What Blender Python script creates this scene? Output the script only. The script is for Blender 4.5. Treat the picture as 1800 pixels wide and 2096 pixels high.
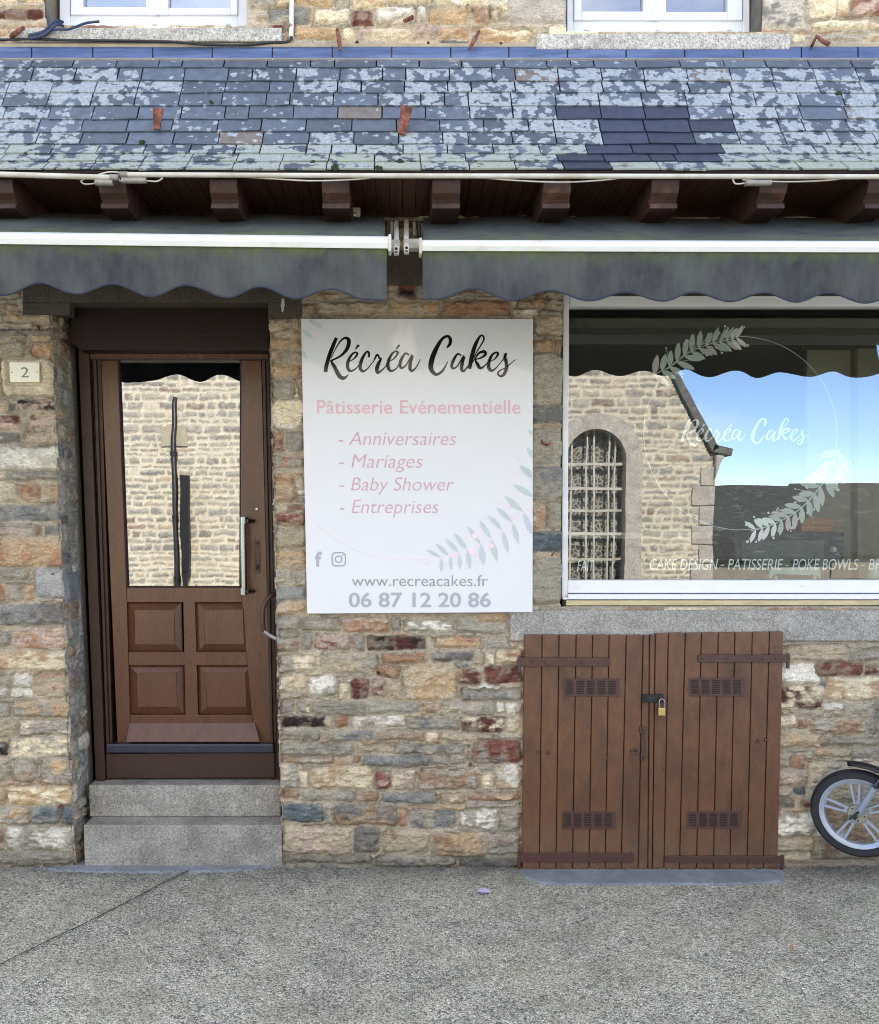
import bpy, bmesh, math, random
import numpy as np
from mathutils import Vector, Matrix
random.seed(7)
S = bpy.context.scene
for o in list(bpy.data.objects): bpy.data.objects.remove(o)
C = S.collection
R = math.radians

# ------------------------------------------------------------------ camera
IW, IH = 1800, 2096          # the photograph's own pixels
F, PPU, PPV = 1800.0, 820.0, 1200.0
D0, CZ = 4.6, 1.83
TANP = 0.072
PIT = math.atan(TANP)
cd = bpy.data.cameras.new('camera'); cam = bpy.data.objects.new('camera', cd); C.objects.link(cam)
cam.location = (0, -D0, CZ); cam.rotation_euler = (R(90) - PIT, 0, 0)
cd.sensor_fit = 'VERTICAL'; cd.sensor_height = 24; cd.lens = 24 * F / IH
cd.shift_x = (IW / 2 - PPU) / IH; cd.shift_y = (PPV - IH / 2) / IH
cd.clip_start = 0.05; cd.clip_end = 500
S.camera = cam
# ------------------------------------------------------------------ light
SUN_EL, SUN_AZ = 37.0, 14.0
EXPOSURE = 2.17
w = bpy.data.worlds.new('World'); S.world = w; w.use_nodes = True
nt = w.node_tree; nt.nodes.clear()
out = nt.nodes.new('ShaderNodeOutputWorld'); bg = nt.nodes.new('ShaderNodeBackground')
sky = nt.nodes.new('ShaderNodeTexSky'); sky.sky_type = 'NISHITA'; sky.sun_disc = False
sky.sun_elevation = R(SUN_EL); sky.sun_rotation = R(SUN_AZ); sky.air_density = .6; sky.dust_density = 0.05; sky.ozone_density = 3.0
bg.inputs['Strength'].default_value = 0.15
tc = nt.nodes.new('ShaderNodeTexCoord'); mp = nt.nodes.new('ShaderNodeMapping'); mp.inputs['Scale'].default_value = (1, 1, 3.2)
nz = nt.nodes.new('ShaderNodeTexNoise'); nz.inputs['Scale'].default_value = 2.6; nz.inputs['Detail'].default_value = 7; nz.inputs['Roughness'].default_value = .55
rp = nt.nodes.new('ShaderNodeValToRGB'); rp.color_ramp.elements[0].position = .56; rp.color_ramp.elements[1].position = .85
rp.color_ramp.elements[1].color = (.55, .55, .55, 1)
mx = nt.nodes.new('ShaderNodeMix'); mx.data_type = 'RGBA'; mx.inputs[7].default_value = (6.9, 6.7, 6.4, 1)
nt.links.new(tc.outputs['Generated'], mp.inputs['Vector']); nt.links.new(mp.outputs['Vector'], nz.inputs['Vector'])
sxyz = nt.nodes.new('ShaderNodeSeparateXYZ'); nt.links.new(tc.outputs['Generated'], sxyz.inputs[0])
ov_ = nt.nodes.new('ShaderNodeMapRange'); ov_.inputs[1].default_value = .28; ov_.inputs[2].default_value = .62; ov_.inputs[3].default_value = 0; ov_.inputs[4].default_value = .22
nt.links.new(sxyz.outputs[2], ov_.inputs[0]); ad_ = nt.nodes.new('ShaderNodeMath'); ad_.operation = 'ADD'   # extra cloud added overhead, out of view, to whiten the sky light
nt.links.new(nz.outputs['Fac'], ad_.inputs[0]); nt.links.new(ov_.outputs[0], ad_.inputs[1]); nt.links.new(ad_.outputs[0], rp.inputs['Fac'])
nt.links.new(rp.outputs['Color'], mx.inputs[0])
nt.links.new(sky.outputs['Color'], mx.inputs[6]); nt.links.new(mx.outputs[2], bg.inputs['Color'])
nt.links.new(bg.outputs['Background'], out.inputs['Surface'])
sd = bpy.data.lights.new('sun', 'SUN'); sd.energy = 3.0; sd.angle = R(.5); sd.color = (1, .92, .78)
sun = bpy.data.objects.new('sun', sd); C.objects.link(sun)
dv = Vector((math.sin(R(SUN_AZ)) * math.cos(R(SUN_EL)), math.cos(R(SUN_AZ)) * math.cos(R(SUN_EL)), math.sin(R(SUN_EL))))
sun.rotation_euler = dv.to_track_quat('Z', 'Y').to_euler(); sun.location = (0, 8, 14)
S.view_settings.view_transform = 'Standard'; S.view_settings.look = 'None'; S.view_settings.exposure = EXPOSURE
S.view_settings.gamma = 1
S.cycles.max_bounces = 8; S.cycles.diffuse_bounces = 4; S.cycles.glossy_bounces = 4; S.cycles.transparent_max_bounces = 8
S.cycles.sample_clamp_indirect = 4; S.cycles.caustics_reflective = False; S.cycles.caustics_refractive = False
S.cycles.use_denoising = True; S.cycles.denoising_prefilter = 'NONE'; S.cycles.filter_width = 1.0

# ------------------------------------------------------------------ photo pixel -> point on a plane
_f = Vector((0, math.cos(PIT), -math.sin(PIT))); _u = Vector((0, math.sin(PIT), math.cos(PIT)))
def ray(u, v): return _f + Vector((1, 0, 0)) * ((u - PPU) / F) + _u * ((PPV - v) / F)
def P(u, v, y=0.0):
    d = ray(u, v); t = (y + D0) / d.y
    return Vector((0, -D0, CZ)) + d * t
def PG(u, v, z=0.0):
    d = ray(u, v); t = (z - CZ) / d.z
    return Vector((0, -D0, CZ)) + d * t

# ------------------------------------------------------------------ materials
def lin(c):
    return tuple(((x / 255) / 12.92 if x / 255 <= .04045 else ((x / 255 + .055) / 1.055) ** 2.4) for x in c)
class NT:
    def __init__(s, name):
        s.m = bpy.data.materials.new(name); s.m.use_nodes = True; s.t = s.m.node_tree; s.t.nodes.clear()
        s.o = s.n('ShaderNodeOutputMaterial')
    def n(s, t, **k):
        x = s.t.nodes.new(t)
        for a, b in k.items():
            if a.startswith('_'): setattr(x, a[1:], b)
            else: x.inputs[a.replace('__', ' ')].default_value = b
        return x
    def l(s, a, b): s.t.links.new(a, b)
    def coord(s, scale=(1, 1, 1)):
        c = s.n('ShaderNodeTexCoord'); m = s.n('ShaderNodeMapping'); m.inputs['Scale'].default_value = scale
        s.l(c.outputs['Object'], m.inputs['Vector']); return m.outputs['Vector']
    def noise(s, vec, scale, detail=4, rough=.55):
        x = s.n('ShaderNodeTexNoise', Scale=scale, Detail=detail, Roughness=rough); s.l(vec, x.inputs['Vector']); return x.outputs['Fac']
    def ramp(s, fac, stops):
        r = s.n('ShaderNodeValToRGB'); e = r.color_ramp.elements
        while len(e) < len(stops): e.new(.5)
        for k, (p, c) in enumerate(stops):
            e[k].position = p; e[k].color = (c, c, c, 1) if isinstance(c, (int, float)) else (*c, 1)
        s.l(fac, r.inputs['Fac']); return r.outputs['Color']
    def mix(s, a, b, fac, mode='MIX'):
        m = s.n('ShaderNodeMix', _data_type='RGBA', _blend_type=mode)
        for i, v in ((6, a), (7, b), (0, fac)):
            if hasattr(v, 'links'): s.l(v, m.inputs[i])
            elif i == 0: m.inputs[0].default_value = v
            else: m.inputs[i].default_value = (*v, 1) if not isinstance(v, (int, float)) else (v, v, v, 1)
        return m.outputs[2]
    def bump(s, h, dist, strength=1.0, prev=None):
        b = s.n('ShaderNodeBump', Strength=strength, Distance=dist); s.l(h, b.inputs['Height'])
        if prev is not None: s.l(prev, b.inputs['Normal'])
        return b.outputs['Normal']
    def bsdf(s, col, rough=.6, metal=0., normal=None, spec=.5, coat=0.):
        b = s.n('ShaderNodeBsdfPrincipled'); b.inputs['Roughness'].default_value = rough if not hasattr(rough, 'links') else .5
        if hasattr(rough, 'links'): s.l(rough, b.inputs['Roughness'])
        b.inputs['Metallic'].default_value = metal; b.inputs['Specular IOR Level'].default_value = spec
        if coat: b.inputs['Coat Weight'].default_value = coat
        if hasattr(col, 'links'): s.l(col, b.inputs['Base Color'])
        else: b.inputs['Base Color'].default_value = (*col, 1)
        if normal is not None: s.l(normal, b.inputs['Normal'])
        s.l(b.outputs['BSDF'], s.o.inputs['Surface']); return b
def mk(name, rgb, rough=.6, metal=0., var=.2, scale=18, bump=.001, bscale=90, stretch=(1, 1, 1), spec=.5, second=None, thr=(.45, .65), coat=0.):
    t = NT(name); v = t.coord(stretch); c = lin(rgb)
    f = t.noise(v, scale, 6, .6)
    col = t.mix(c, tuple(x * (1 - var) for x in c), t.ramp(f, [(.35, 0), (.65, 1)]))
    if second is not None:
        f2 = t.noise(v, scale * .35, 6, .65)
        col = t.mix(col, lin(second), t.ramp(f2, [(thr[0], 0), (thr[1], 1)]))
    nrm = t.bump(t.noise(v, bscale, 4, .6), bump, .8) if bump else None
    rr = t.ramp(f, [(.3, min(1, rough * .85)), (.7, min(1, rough * 1.12))])
    t.bsdf(col, rr, metal, nrm, spec, coat); return t.m
def attr_stone(name, rough=.85, bump=.004, mul=1.0):
    t = NT(name); v = t.coord(); a = t.n('ShaderNodeAttribute', _attribute_name='Col')
    v2 = t.coord((1, 1, 3.5))
    f = t.noise(v2, 38, 8, .7); g = t.noise(v, 150, 3, .7)
    col = t.mix(a.outputs['Color'], t.ramp(f, [(.25, .55), (.5, 1.0), (.78, 1.35)]), 1.0, 'MULTIPLY')
    col = t.mix(col, t.ramp(g, [(.3, .62), (.7, 1.3)]), .9, 'MULTIPLY')
    n = t.bump(f, bump, .9); n = t.bump(g, bump * .35, .8, n)
    t.bsdf(col, rough, 0, n, .3); return t.m
def granite(name, rgb, dark=.45, light=1.5, scale=170, rough=.8, stain=.8):
    t = NT(name); v = t.coord(); c = lin(rgb)
    g = t.noise(v, scale, 2, .8); g2 = t.noise(v, scale * .42, 3, .7); f = t.noise(v, 6, 5, .6)
    col = t.mix(c, t.ramp(g, [(.34, dark), (.46, .95), (.56, 1.05), (.66, light)]), 1, 'MULTIPLY')
    col = t.mix(col, t.ramp(g2, [(.35, .72), (.62, 1.2)]), .8, 'MULTIPLY')
    col = t.mix(col, t.ramp(f, [(.34, stain), (.66, 1.12)]), 1, 'MULTIPLY')
    n = t.bump(g2, .004, .8); n = t.bump(g, .0015, .6, n)
    t.bsdf(col, rough, 0, n, .3); return t.m
def glass(name, ior=.2, tint=(.82, .86, .84), wav=.0):
    t = NT(name); v = t.coord()
    tr = t.n('ShaderNodeBsdfTransparent'); tr.inputs['Color'].default_value = (*tint, 1)
    gl = t.n('ShaderNodeBsdfGlossy'); gl.inputs['Roughness'].default_value = 0.0
    lw = t.n('ShaderNodeLayerWeight', Blend=.5); pw = t.n('ShaderNodeMath', _operation='POWER'); t.l(lw.outputs['Facing'], pw.inputs[0]); pw.inputs[1].default_value = 4.0
    sc_ = t.n('ShaderNodeMath', _operation='MULTIPLY_ADD'); t.l(pw.outputs[0], sc_.inputs[0]); sc_.inputs[1].default_value = 1 - ior; sc_.inputs[2].default_value = ior
    ge = t.n('ShaderNodeNewGeometry'); iv = t.n('ShaderNodeMath', _operation='SUBTRACT'); iv.inputs[0].default_value = 1.0; t.l(ge.outputs['Backfacing'], iv.inputs[1])
    fr = t.n('ShaderNodeMath', _operation='MULTIPLY'); t.l(sc_.outputs[0], fr.inputs[0]); t.l(iv.outputs[0], fr.inputs[1])
    if wav:
        n = t.bump(t.noise(v, 2.2, 2, .5), wav, 1.0); t.l(n, gl.inputs['Normal'])
    m = t.n('ShaderNodeMixShader'); t.l(fr.outputs[0], m.inputs['Fac']); t.l(tr.outputs[0], m.inputs[1]); t.l(gl.outputs[0], m.inputs[2])
    t.l(m.outputs[0], t.o.inputs['Surface']); return t.m

M = {}
M['stone'] = attr_stone('rubble_stone')
M['church'] = attr_stone('church_stone', bump=.006)
M['granite'] = granite('granite_grey', (158, 155, 150))
M['granite_lt'] = granite('granite_light', (190, 184, 174), .4, 1.35, 120)
M['granite_dk'] = granite('granite_dark', (78, 70, 62), .5, 1.5, 200)
M['granite_step'] = granite('granite_step', (150, 147, 140), .5, 1.45, 150, stain=.66)
M['cement'] = mk('cement', (138, 144, 152), .8, var=.25, scale=14, bump=.003, bscale=60, second=(112, 116, 120), thr=(.4, .68))
M['brown'] = mk('brown_paint', (90, 56, 38), .27, var=.16, scale=7, bump=.0018, bscale=26, stretch=(3, 3, .6), second=(66, 40, 28), thr=(.48, .78))
M['brown_old'] = mk('brown_paint_old', (102, 69, 52), .32, var=.25, scale=12, bump=.0045, bscale=24, stretch=(1.6, 1.6, .8), second=(74, 46, 37), thr=(.45, .72))
def old_paint():
    t = NT('brown_paint_old'); v = t.coord((1.6, 1.6, .8)); v1 = t.coord(); c = lin((108, 73, 52))
    f = t.noise(v, 12, 6, .6); col = t.mix(c, tuple(x * .72 for x in c), t.ramp(f, [(.35, 0), (.65, 1)]))
    col = t.mix(col, lin((72, 49, 38)), t.ramp(t.noise(v, 4.2, 6, .65), [(.46, 0), (.72, .9)]))
    col = t.mix(col, lin((140, 112, 88)), t.ramp(t.noise(t.coord((1, 1, .3)), 46, 5, .7), [(.64, 0), (.72, .6)]))      # rubbed and chipped flecks
    s = t.n('ShaderNodeSeparateXYZ'); t.l(v1, s.inputs[0]); mr = t.n('ShaderNodeMapRange'); mr.inputs[1].default_value = .34; mr.inputs[2].default_value = 0; t.l(s.outputs[2], mr.inputs[0])
    d = t.n('ShaderNodeMath', _operation='MULTIPLY'); t.l(mr.outputs[0], d.inputs[0]); t.l(t.ramp(t.noise(v1, 17, 7, .75), [(.38, 0), (.68, .75)]), d.inputs[1])
    col = t.mix(col, lin((110, 96, 80)), d.outputs[0])     # rain splash
    n = t.bump(t.noise(v, 24, 4, .6), .0045, .8); n = t.bump(t.noise(v1, 130, 3, .6), .0012, .7, n)
    t.bsdf(col, t.ramp(f, [(.3, .26), (.7, .42)]), 0, n, .5); return t.m
M['brown_old'] = old_paint()
M['brown_iron'] = mk('brown_iron', (78, 50, 44), .5, var=.25, scale=25, bump=.002, bscale=60)
M['groove'] = mk('dark_groove', (38, 24, 22), .8, var=.1)
M['darkbrown'] = mk('dark_brown_paint', (52, 26, 20), .5, var=.2, scale=6, bump=.001, bscale=40, stretch=(.4, 3, 3))
M['shutter_shaded'] = mk('shutter_shaded', (34, 18, 15), .5, var=.2, scale=6, bump=.001, bscale=40, stretch=(.4, 3, 3), spec=.3)  # the dark brown again, deepened to hold the shade under the awning
M['wood_soffit'] = mk('soffit_wood', (84, 52, 37), .65, var=.35, scale=9, bump=.002, bscale=60, stretch=(6, .5, 6))
M['wood_rafter'] = mk('rafter_wood', (66, 42, 32), .65, var=.35, scale=14, bump=.003, bscale=50, second=(110, 74, 54), thr=(.57, .75))
M['pvc'] = mk('white_pvc', (232, 233, 236), .35, var=.03, scale=6, bump=0)
M['white_metal'] = mk('white_metal', (216, 218, 216), .4, var=.06, scale=8, bump=.0004, second=(182, 180, 152), thr=(.56, .8))
M['dirty_metal'] = mk('dirty_metal', (150, 146, 138), .45, .3, var=.35, scale=30, bump=.001)
M['white_old'] = mk('old_white_plastic', (206, 202, 192), .5, var=.12, scale=8, bump=0, second=(172, 164, 148))
M['fabric'] = None
M['black'] = mk('black_rubber', (22, 23, 28), .5, var=.2, bump=0)
M['cable'] = mk('cable_black', (36, 38, 44), .5, var=.2, bump=0)
M['blue_cable'] = mk('cable_blue', (48, 62, 92), .55, var=.3, scale=60, bump=.001)
M['rust'] = mk('rust', (104, 56, 44), .8, var=.45, scale=60, bump=.003, bscale=120, second=(150, 92, 70))
M['sign'] = mk('sign_white', (218, 220, 226), .06, var=.015, scale=3, bump=0, coat=.0)
M['ink_black'] = mk('ink_black', (24, 24, 26), .12, var=.0, bump=0)
M['ink_pink'] = mk('ink_pink', (220, 178, 190), .4, var=.02, bump=0)
M['ink_mauve'] = mk('ink_mauve', (204, 162, 176), .4, var=.02, bump=0)
M['ink_grey'] = mk('ink_grey', (146, 150, 158), .4, var=.02, bump=0)
M['ink_lilac'] = mk('ink_lilac', (166, 168, 180), .4, var=.02, bump=0)
M['ink_leaf'] = mk('ink_leaf', (190, 202, 202), .4, var=.06, scale=60, bump=0)
M['ink_leaf2'] = mk('ink_leaf2', (194, 200, 212), .4, var=.06, scale=60, bump=0)
M['ink_dot'] = mk('ink_dot', (238, 212, 226), .4, var=.02, bump=0)
def vinyl(name, rgb, a):
    t = NT(name); tr = t.n('ShaderNodeBsdfTransparent'); df = t.n('ShaderNodeBsdfDiffuse'); df.inputs['Color'].default_value = (*lin(rgb), 1)
    m = t.n('ShaderNodeMixShader'); m.inputs['Fac'].default_value = a; t.l(tr.outputs[0], m.inputs[1]); t.l(df.outputs[0], m.inputs[2]); t.l(m.outputs[0], t.o.inputs['Surface']); return t.m
M['vinyl'] = vinyl('white_vinyl', (244, 248, 248), 1.0); M['vinyl_thin'] = vinyl('frosted_vinyl', (240, 244, 244), .75)
M['vinyl_leaf'] = vinyl('pale_green_vinyl', (226, 238, 230), .85)
M['vinyl_pink'] = vinyl('pale_pink_vinyl', (238, 230, 232), .85)
M['enamel'] = mk('enamel_cream', (236, 232, 212), .3, var=.04, bump=0)
M['num'] = mk('number_paint', (120, 124, 112), .5, var=.1, bump=0)
M['chrome'] = mk('chrome', (150, 150, 150), .25, 1., var=.1, bump=0)
M['brass'] = mk('brass', (214, 190, 128), .3, .9, var=.12, bump=0)
M['threshold'] = mk('threshold_metal', (62, 66, 80), .35, .6, var=.2, scale=30, bump=.0006)
M['alloy'] = mk('alloy_wheel', (166, 176, 194), .38, .35, var=.12, scale=30, bump=0)
M['hub'] = mk('hub_metal', (170, 170, 162), .4, .6, var=.2, scale=40, bump=.001)
M['tyre'] = mk('tyre_rubber', (30, 32, 40), .6, var=.2, scale=50, bump=.001)
M['plum'] = mk('moped_paint', (26, 30, 48), .25, .0, var=.1, bump=0, coat=.6)
M['card'] = mk('cardboard', (186, 132, 100), .8, var=.08, scale=30, bump=.0004)
M['oven'] = mk('oven_black', (44, 44, 46), .35, var=.15, bump=0)
M['oven_glass'] = mk('oven_glass', (96, 104, 98), .15, var=.15, bump=0)
M['taupe'] = mk('taupe_wall', (168, 160, 146), .8, var=.05, scale=3, bump=0)
M['room'] = mk('room_wall', (120, 116, 108), .9, var=.05, bump=0)
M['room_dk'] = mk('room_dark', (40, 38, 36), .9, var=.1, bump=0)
M['mint'] = mk('mint_plastic', (176, 206, 198), .5, var=.04, bump=0)
M['moss'] = mk('moss', (46, 62, 34), .95, var=.5, scale=120, bump=.006, bscale=140)
M['litter'] = mk('lilac_paper', (190, 172, 212), .7, var=.1, bump=0)
M['litter2'] = mk('orange_leaf', (186, 136, 92), .8, var=.2, bump=0)
M['slate_far'] = mk('far_slate', (112, 112, 110), .7, var=.5, scale=9, bump=.02, bscale=14, stretch=(1, 1, 3), second=(150, 150, 134), thr=(.55, .75))
M['slate_far2'] = mk('street_end_slate', (66, 68, 66), .8, var=.5, scale=9, bump=.02, bscale=14, stretch=(1, 1, 3), second=(112, 114, 100), thr=(.56, .76))
M['block'] = mk('pale_block', (188, 178, 156), .9, var=.15, scale=8, bump=.003)
M['render'] = mk('far_render', (150, 142, 128), .9, var=.2, scale=2, bump=.004)
M['lead'] = mk('lead_dark', (40, 42, 46), .4, var=.5, scale=25, bump=.004, bscale=30)
M['wood_pale'] = mk('pale_wood', (206, 190, 150), .7, var=.25, scale=12, bump=.001, stretch=(.5, 3, 3), second=(140, 120, 84), thr=(.6, .8))
M['glass_shop'] = glass('shop_glass', .265, (.92, .94, .92), .0005)
M['glass_door'] = glass('door_glass', .36, (.7, .72, .7), .0006)
M['glass_up'] = glass('upper_glass', .42, (.7, .75, .8), .0004)
M['curtain'] = mk('net_curtain', (220, 224, 232), .9, var=.05, bump=0)
M['number_plate'] = M['enamel']

def fabric_mat():
    t = NT('awning_fabric'); v = t.coord((1, 1, .35)); v1 = t.coord()
    a = t.n('ShaderNodeAttribute', _attribute_name='Col')
    f = t.noise(v, 14, 7, .65); g = t.noise(v1, 420, 2, .5); h = t.noise(v1, 3.2, 5, .6)
    base = t.mix(lin((78, 80, 84)), lin((54, 57, 62)), t.ramp(f, [(.32, 0), (.68, 1)]))
    base = t.mix(base, lin((98, 102, 98)), t.ramp(h, [(.45, 0), (.72, .5)]))
    base = t.mix(base, lin((66, 66, 62)), t.ramp(t.noise(t.coord((1, 1, .12)), 19, 5, .7), [(.56, 0), (.72, .55)]))
    sep = t.n('ShaderNodeSeparateColor'); t.l(a.outputs['Color'], sep.inputs['Color'])
    mg = t.n('ShaderNodeMath', _operation='MULTIPLY'); t.l(sep.outputs[0], mg.inputs[0]); t.l(t.ramp(t.noise(v1, 9, 6, .7), [(.38, 0), (.62, 1)]), mg.inputs[1])
    base = t.mix(base, lin((92, 104, 58)), mg.outputs[0])
    base = t.mix(base, t.ramp(g, [(.3, .8), (.7, 1.15)]), .7, 'MULTIPLY')
    t.bsdf(base, .85, 0, t.bump(g, .0008, .6), .2); return t.m
M['fabric'] = fabric_mat()

def slate_mat():
    t = NT('roof_slate'); v = t.coord()
    a = t.n('ShaderNodeAttribute', _attribute_name='Col'); b = t.n('ShaderNodeAttribute', _attribute_name='Aux')
    sep = t.n('ShaderNodeSeparateColor'); t.l(b.outputs['Color'], sep.inputs['Color'])
    # lichen crust: small rounded blobs that merge
    wv = t.n('ShaderNodeTexNoise', Scale=30.0, Detail=3.0); t.l(v, wv.inputs['Vector'])
    vv = t.mix(v, wv.outputs['Color'], .012)
    def vor(sc):
        x = t.n('ShaderNodeTexVoronoi', _feature='SMOOTH_F1', Scale=sc); x.inputs['Smoothness'].default_value = .35
        t.l(vv, x.inputs['Vector']); return x.outputs['Distance']
    n = t.noise(v, 8, 4, .6)
    s1 = t.n('ShaderNodeMath', _operation='MULTIPLY_ADD'); t.l(vor(21), s1.inputs[0]); s1.inputs[1].default_value = -.75; t.l(n, s1.inputs[2])
    s2 = t.n('ShaderNodeMath', _operation='MULTIPLY_ADD'); t.l(vor(60), s2.inputs[0]); s2.inputs[1].default_value = -.3; t.l(s1.outputs[0], s2.inputs[2])
    s4 = t.n('ShaderNodeMath', _operation='MULTIPLY_ADD'); t.l(t.noise(v, 2.6, 3, .5), s4.inputs[0]); s4.inputs[1].default_value = .42; t.l(s2.outputs[0], s4.inputs[2])
    s3 = t.n('ShaderNodeMath', _operation='ADD'); t.l(s4.outputs[0], s3.inputs[0]); t.l(sep.outputs[0], s3.inputs[1])
    mask = t.ramp(s3.outputs[0], [(.465, 0), (.54, 1)])
    sl = t.mix(a.outputs['Color'], t.ramp(t.noise(v, 22, 6, .6), [(.3, .75), (.7, 1.25)]), 1, 'MULTIPLY')
    lc = t.mix(lin((172, 178, 184)), lin((134, 141, 148)), t.ramp(t.noise(v, 60, 5, .7), [(.35, 0), (.65, 1)]))
    lc = t.mix(lc, lin((152, 160, 126)), sep.outputs[1])
    lc = t.mix(lc, t.ramp(t.noise(v, 200, 3, .7), [(.3, .8), (.7, 1.12)]), .8, 'MULTIPLY')
    col = t.mix(sl, lc, mask)
    nrm = t.bump(t.noise(v, 45, 5, .6), .003, .7); nrm = t.bump(mask, .0015, .7, nrm)
    t.bsdf(col, t.ramp(mask, [(0, .5), (1, .9)]), 0, nrm, .5); return t.m
M['slate'] = slate_mat()
M['flash'] = mk('blue_flashing', (76, 98, 142), .5, var=.42, scale=10, bump=.001, bscale=40, stretch=(.5, 2, 4), second=(120, 138, 172), thr=(.5, .8), spec=.6)

def ground_mat():
    t = NT('pavement_aggregate'); v = t.coord()
    def cell(sc, rnd=1.0):
        x = t.n('ShaderNodeTexVoronoi', Scale=sc); x.inputs['Randomness'].default_value = rnd; t.l(v, x.inputs['Vector']); return x
    a = cell(76); b = cell(165)
    sep = t.n('ShaderNodeSeparateColor'); t.l(a.outputs['Color'], sep.inputs['Color'])
    sep2 = t.n('ShaderNodeSeparateColor'); t.l(b.outputs['Color'], sep2.inputs['Color'])
    peb = t.ramp(sep.outputs[0], [(0, lin((110, 112, 108))), (.3, lin((184, 184, 174))), (.62, lin((216, 214, 202))), (.85, lin((186, 178, 158))), (1, lin((245, 242, 232)))])
    fine = t.ramp(sep2.outputs[1], [(0, lin((92, 94, 90))), (.5, lin((186, 186, 174))), (1, lin((240, 238, 226)))])
    edge = t.ramp(a.outputs['Distance'], [(.3, 0), (.75, 1)])
    col = t.mix(peb, fine, edge)
    e2 = t.ramp(b.outputs['Distance'], [(.3, 1.15), (.8, .36)])
    col = t.mix(col, e2, .75, 'MULTIPLY')
    col = t.mix(col, t.ramp(t.noise(v, 1.1, 7, .65), [(.3, .74), (.7, 1.12)]), 1, 'MULTIPLY')
    col = t.mix(col, t.ramp(t.noise(v, 5.5, 6, .7), [(.36, .72), (.56, 1.05)]), .8, 'MULTIPLY')
    col = t.mix(col, (1.03, 1.0, .95), 1, 'MULTIPLY')
    # greenish algae film in patches nearer the wall, earthy dirt
    sx = t.n('ShaderNodeSeparateXYZ'); t.l(v, sx.inputs[0])
    g = t.ramp(t.noise(v, 2.3, 6, .65), [(.44, 0), (.68, .42)])
    col = t.mix(col, lin((150, 148, 118)), g)
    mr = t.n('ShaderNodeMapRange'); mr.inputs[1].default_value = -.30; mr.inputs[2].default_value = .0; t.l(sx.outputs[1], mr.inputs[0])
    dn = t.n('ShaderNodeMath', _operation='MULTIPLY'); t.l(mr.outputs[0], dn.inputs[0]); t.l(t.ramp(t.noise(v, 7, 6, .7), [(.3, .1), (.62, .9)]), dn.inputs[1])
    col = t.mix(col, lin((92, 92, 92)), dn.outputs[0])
    n = t.bump(e2, .004, .9); n = t.bump(t.ramp(a.outputs['Distance'], [(0, 1), (.8, 0)]), .006, .7, n)
    t.bsdf(col, .88, 0, n, .25); return t.m
M['ground'] = ground_mat()

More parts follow.
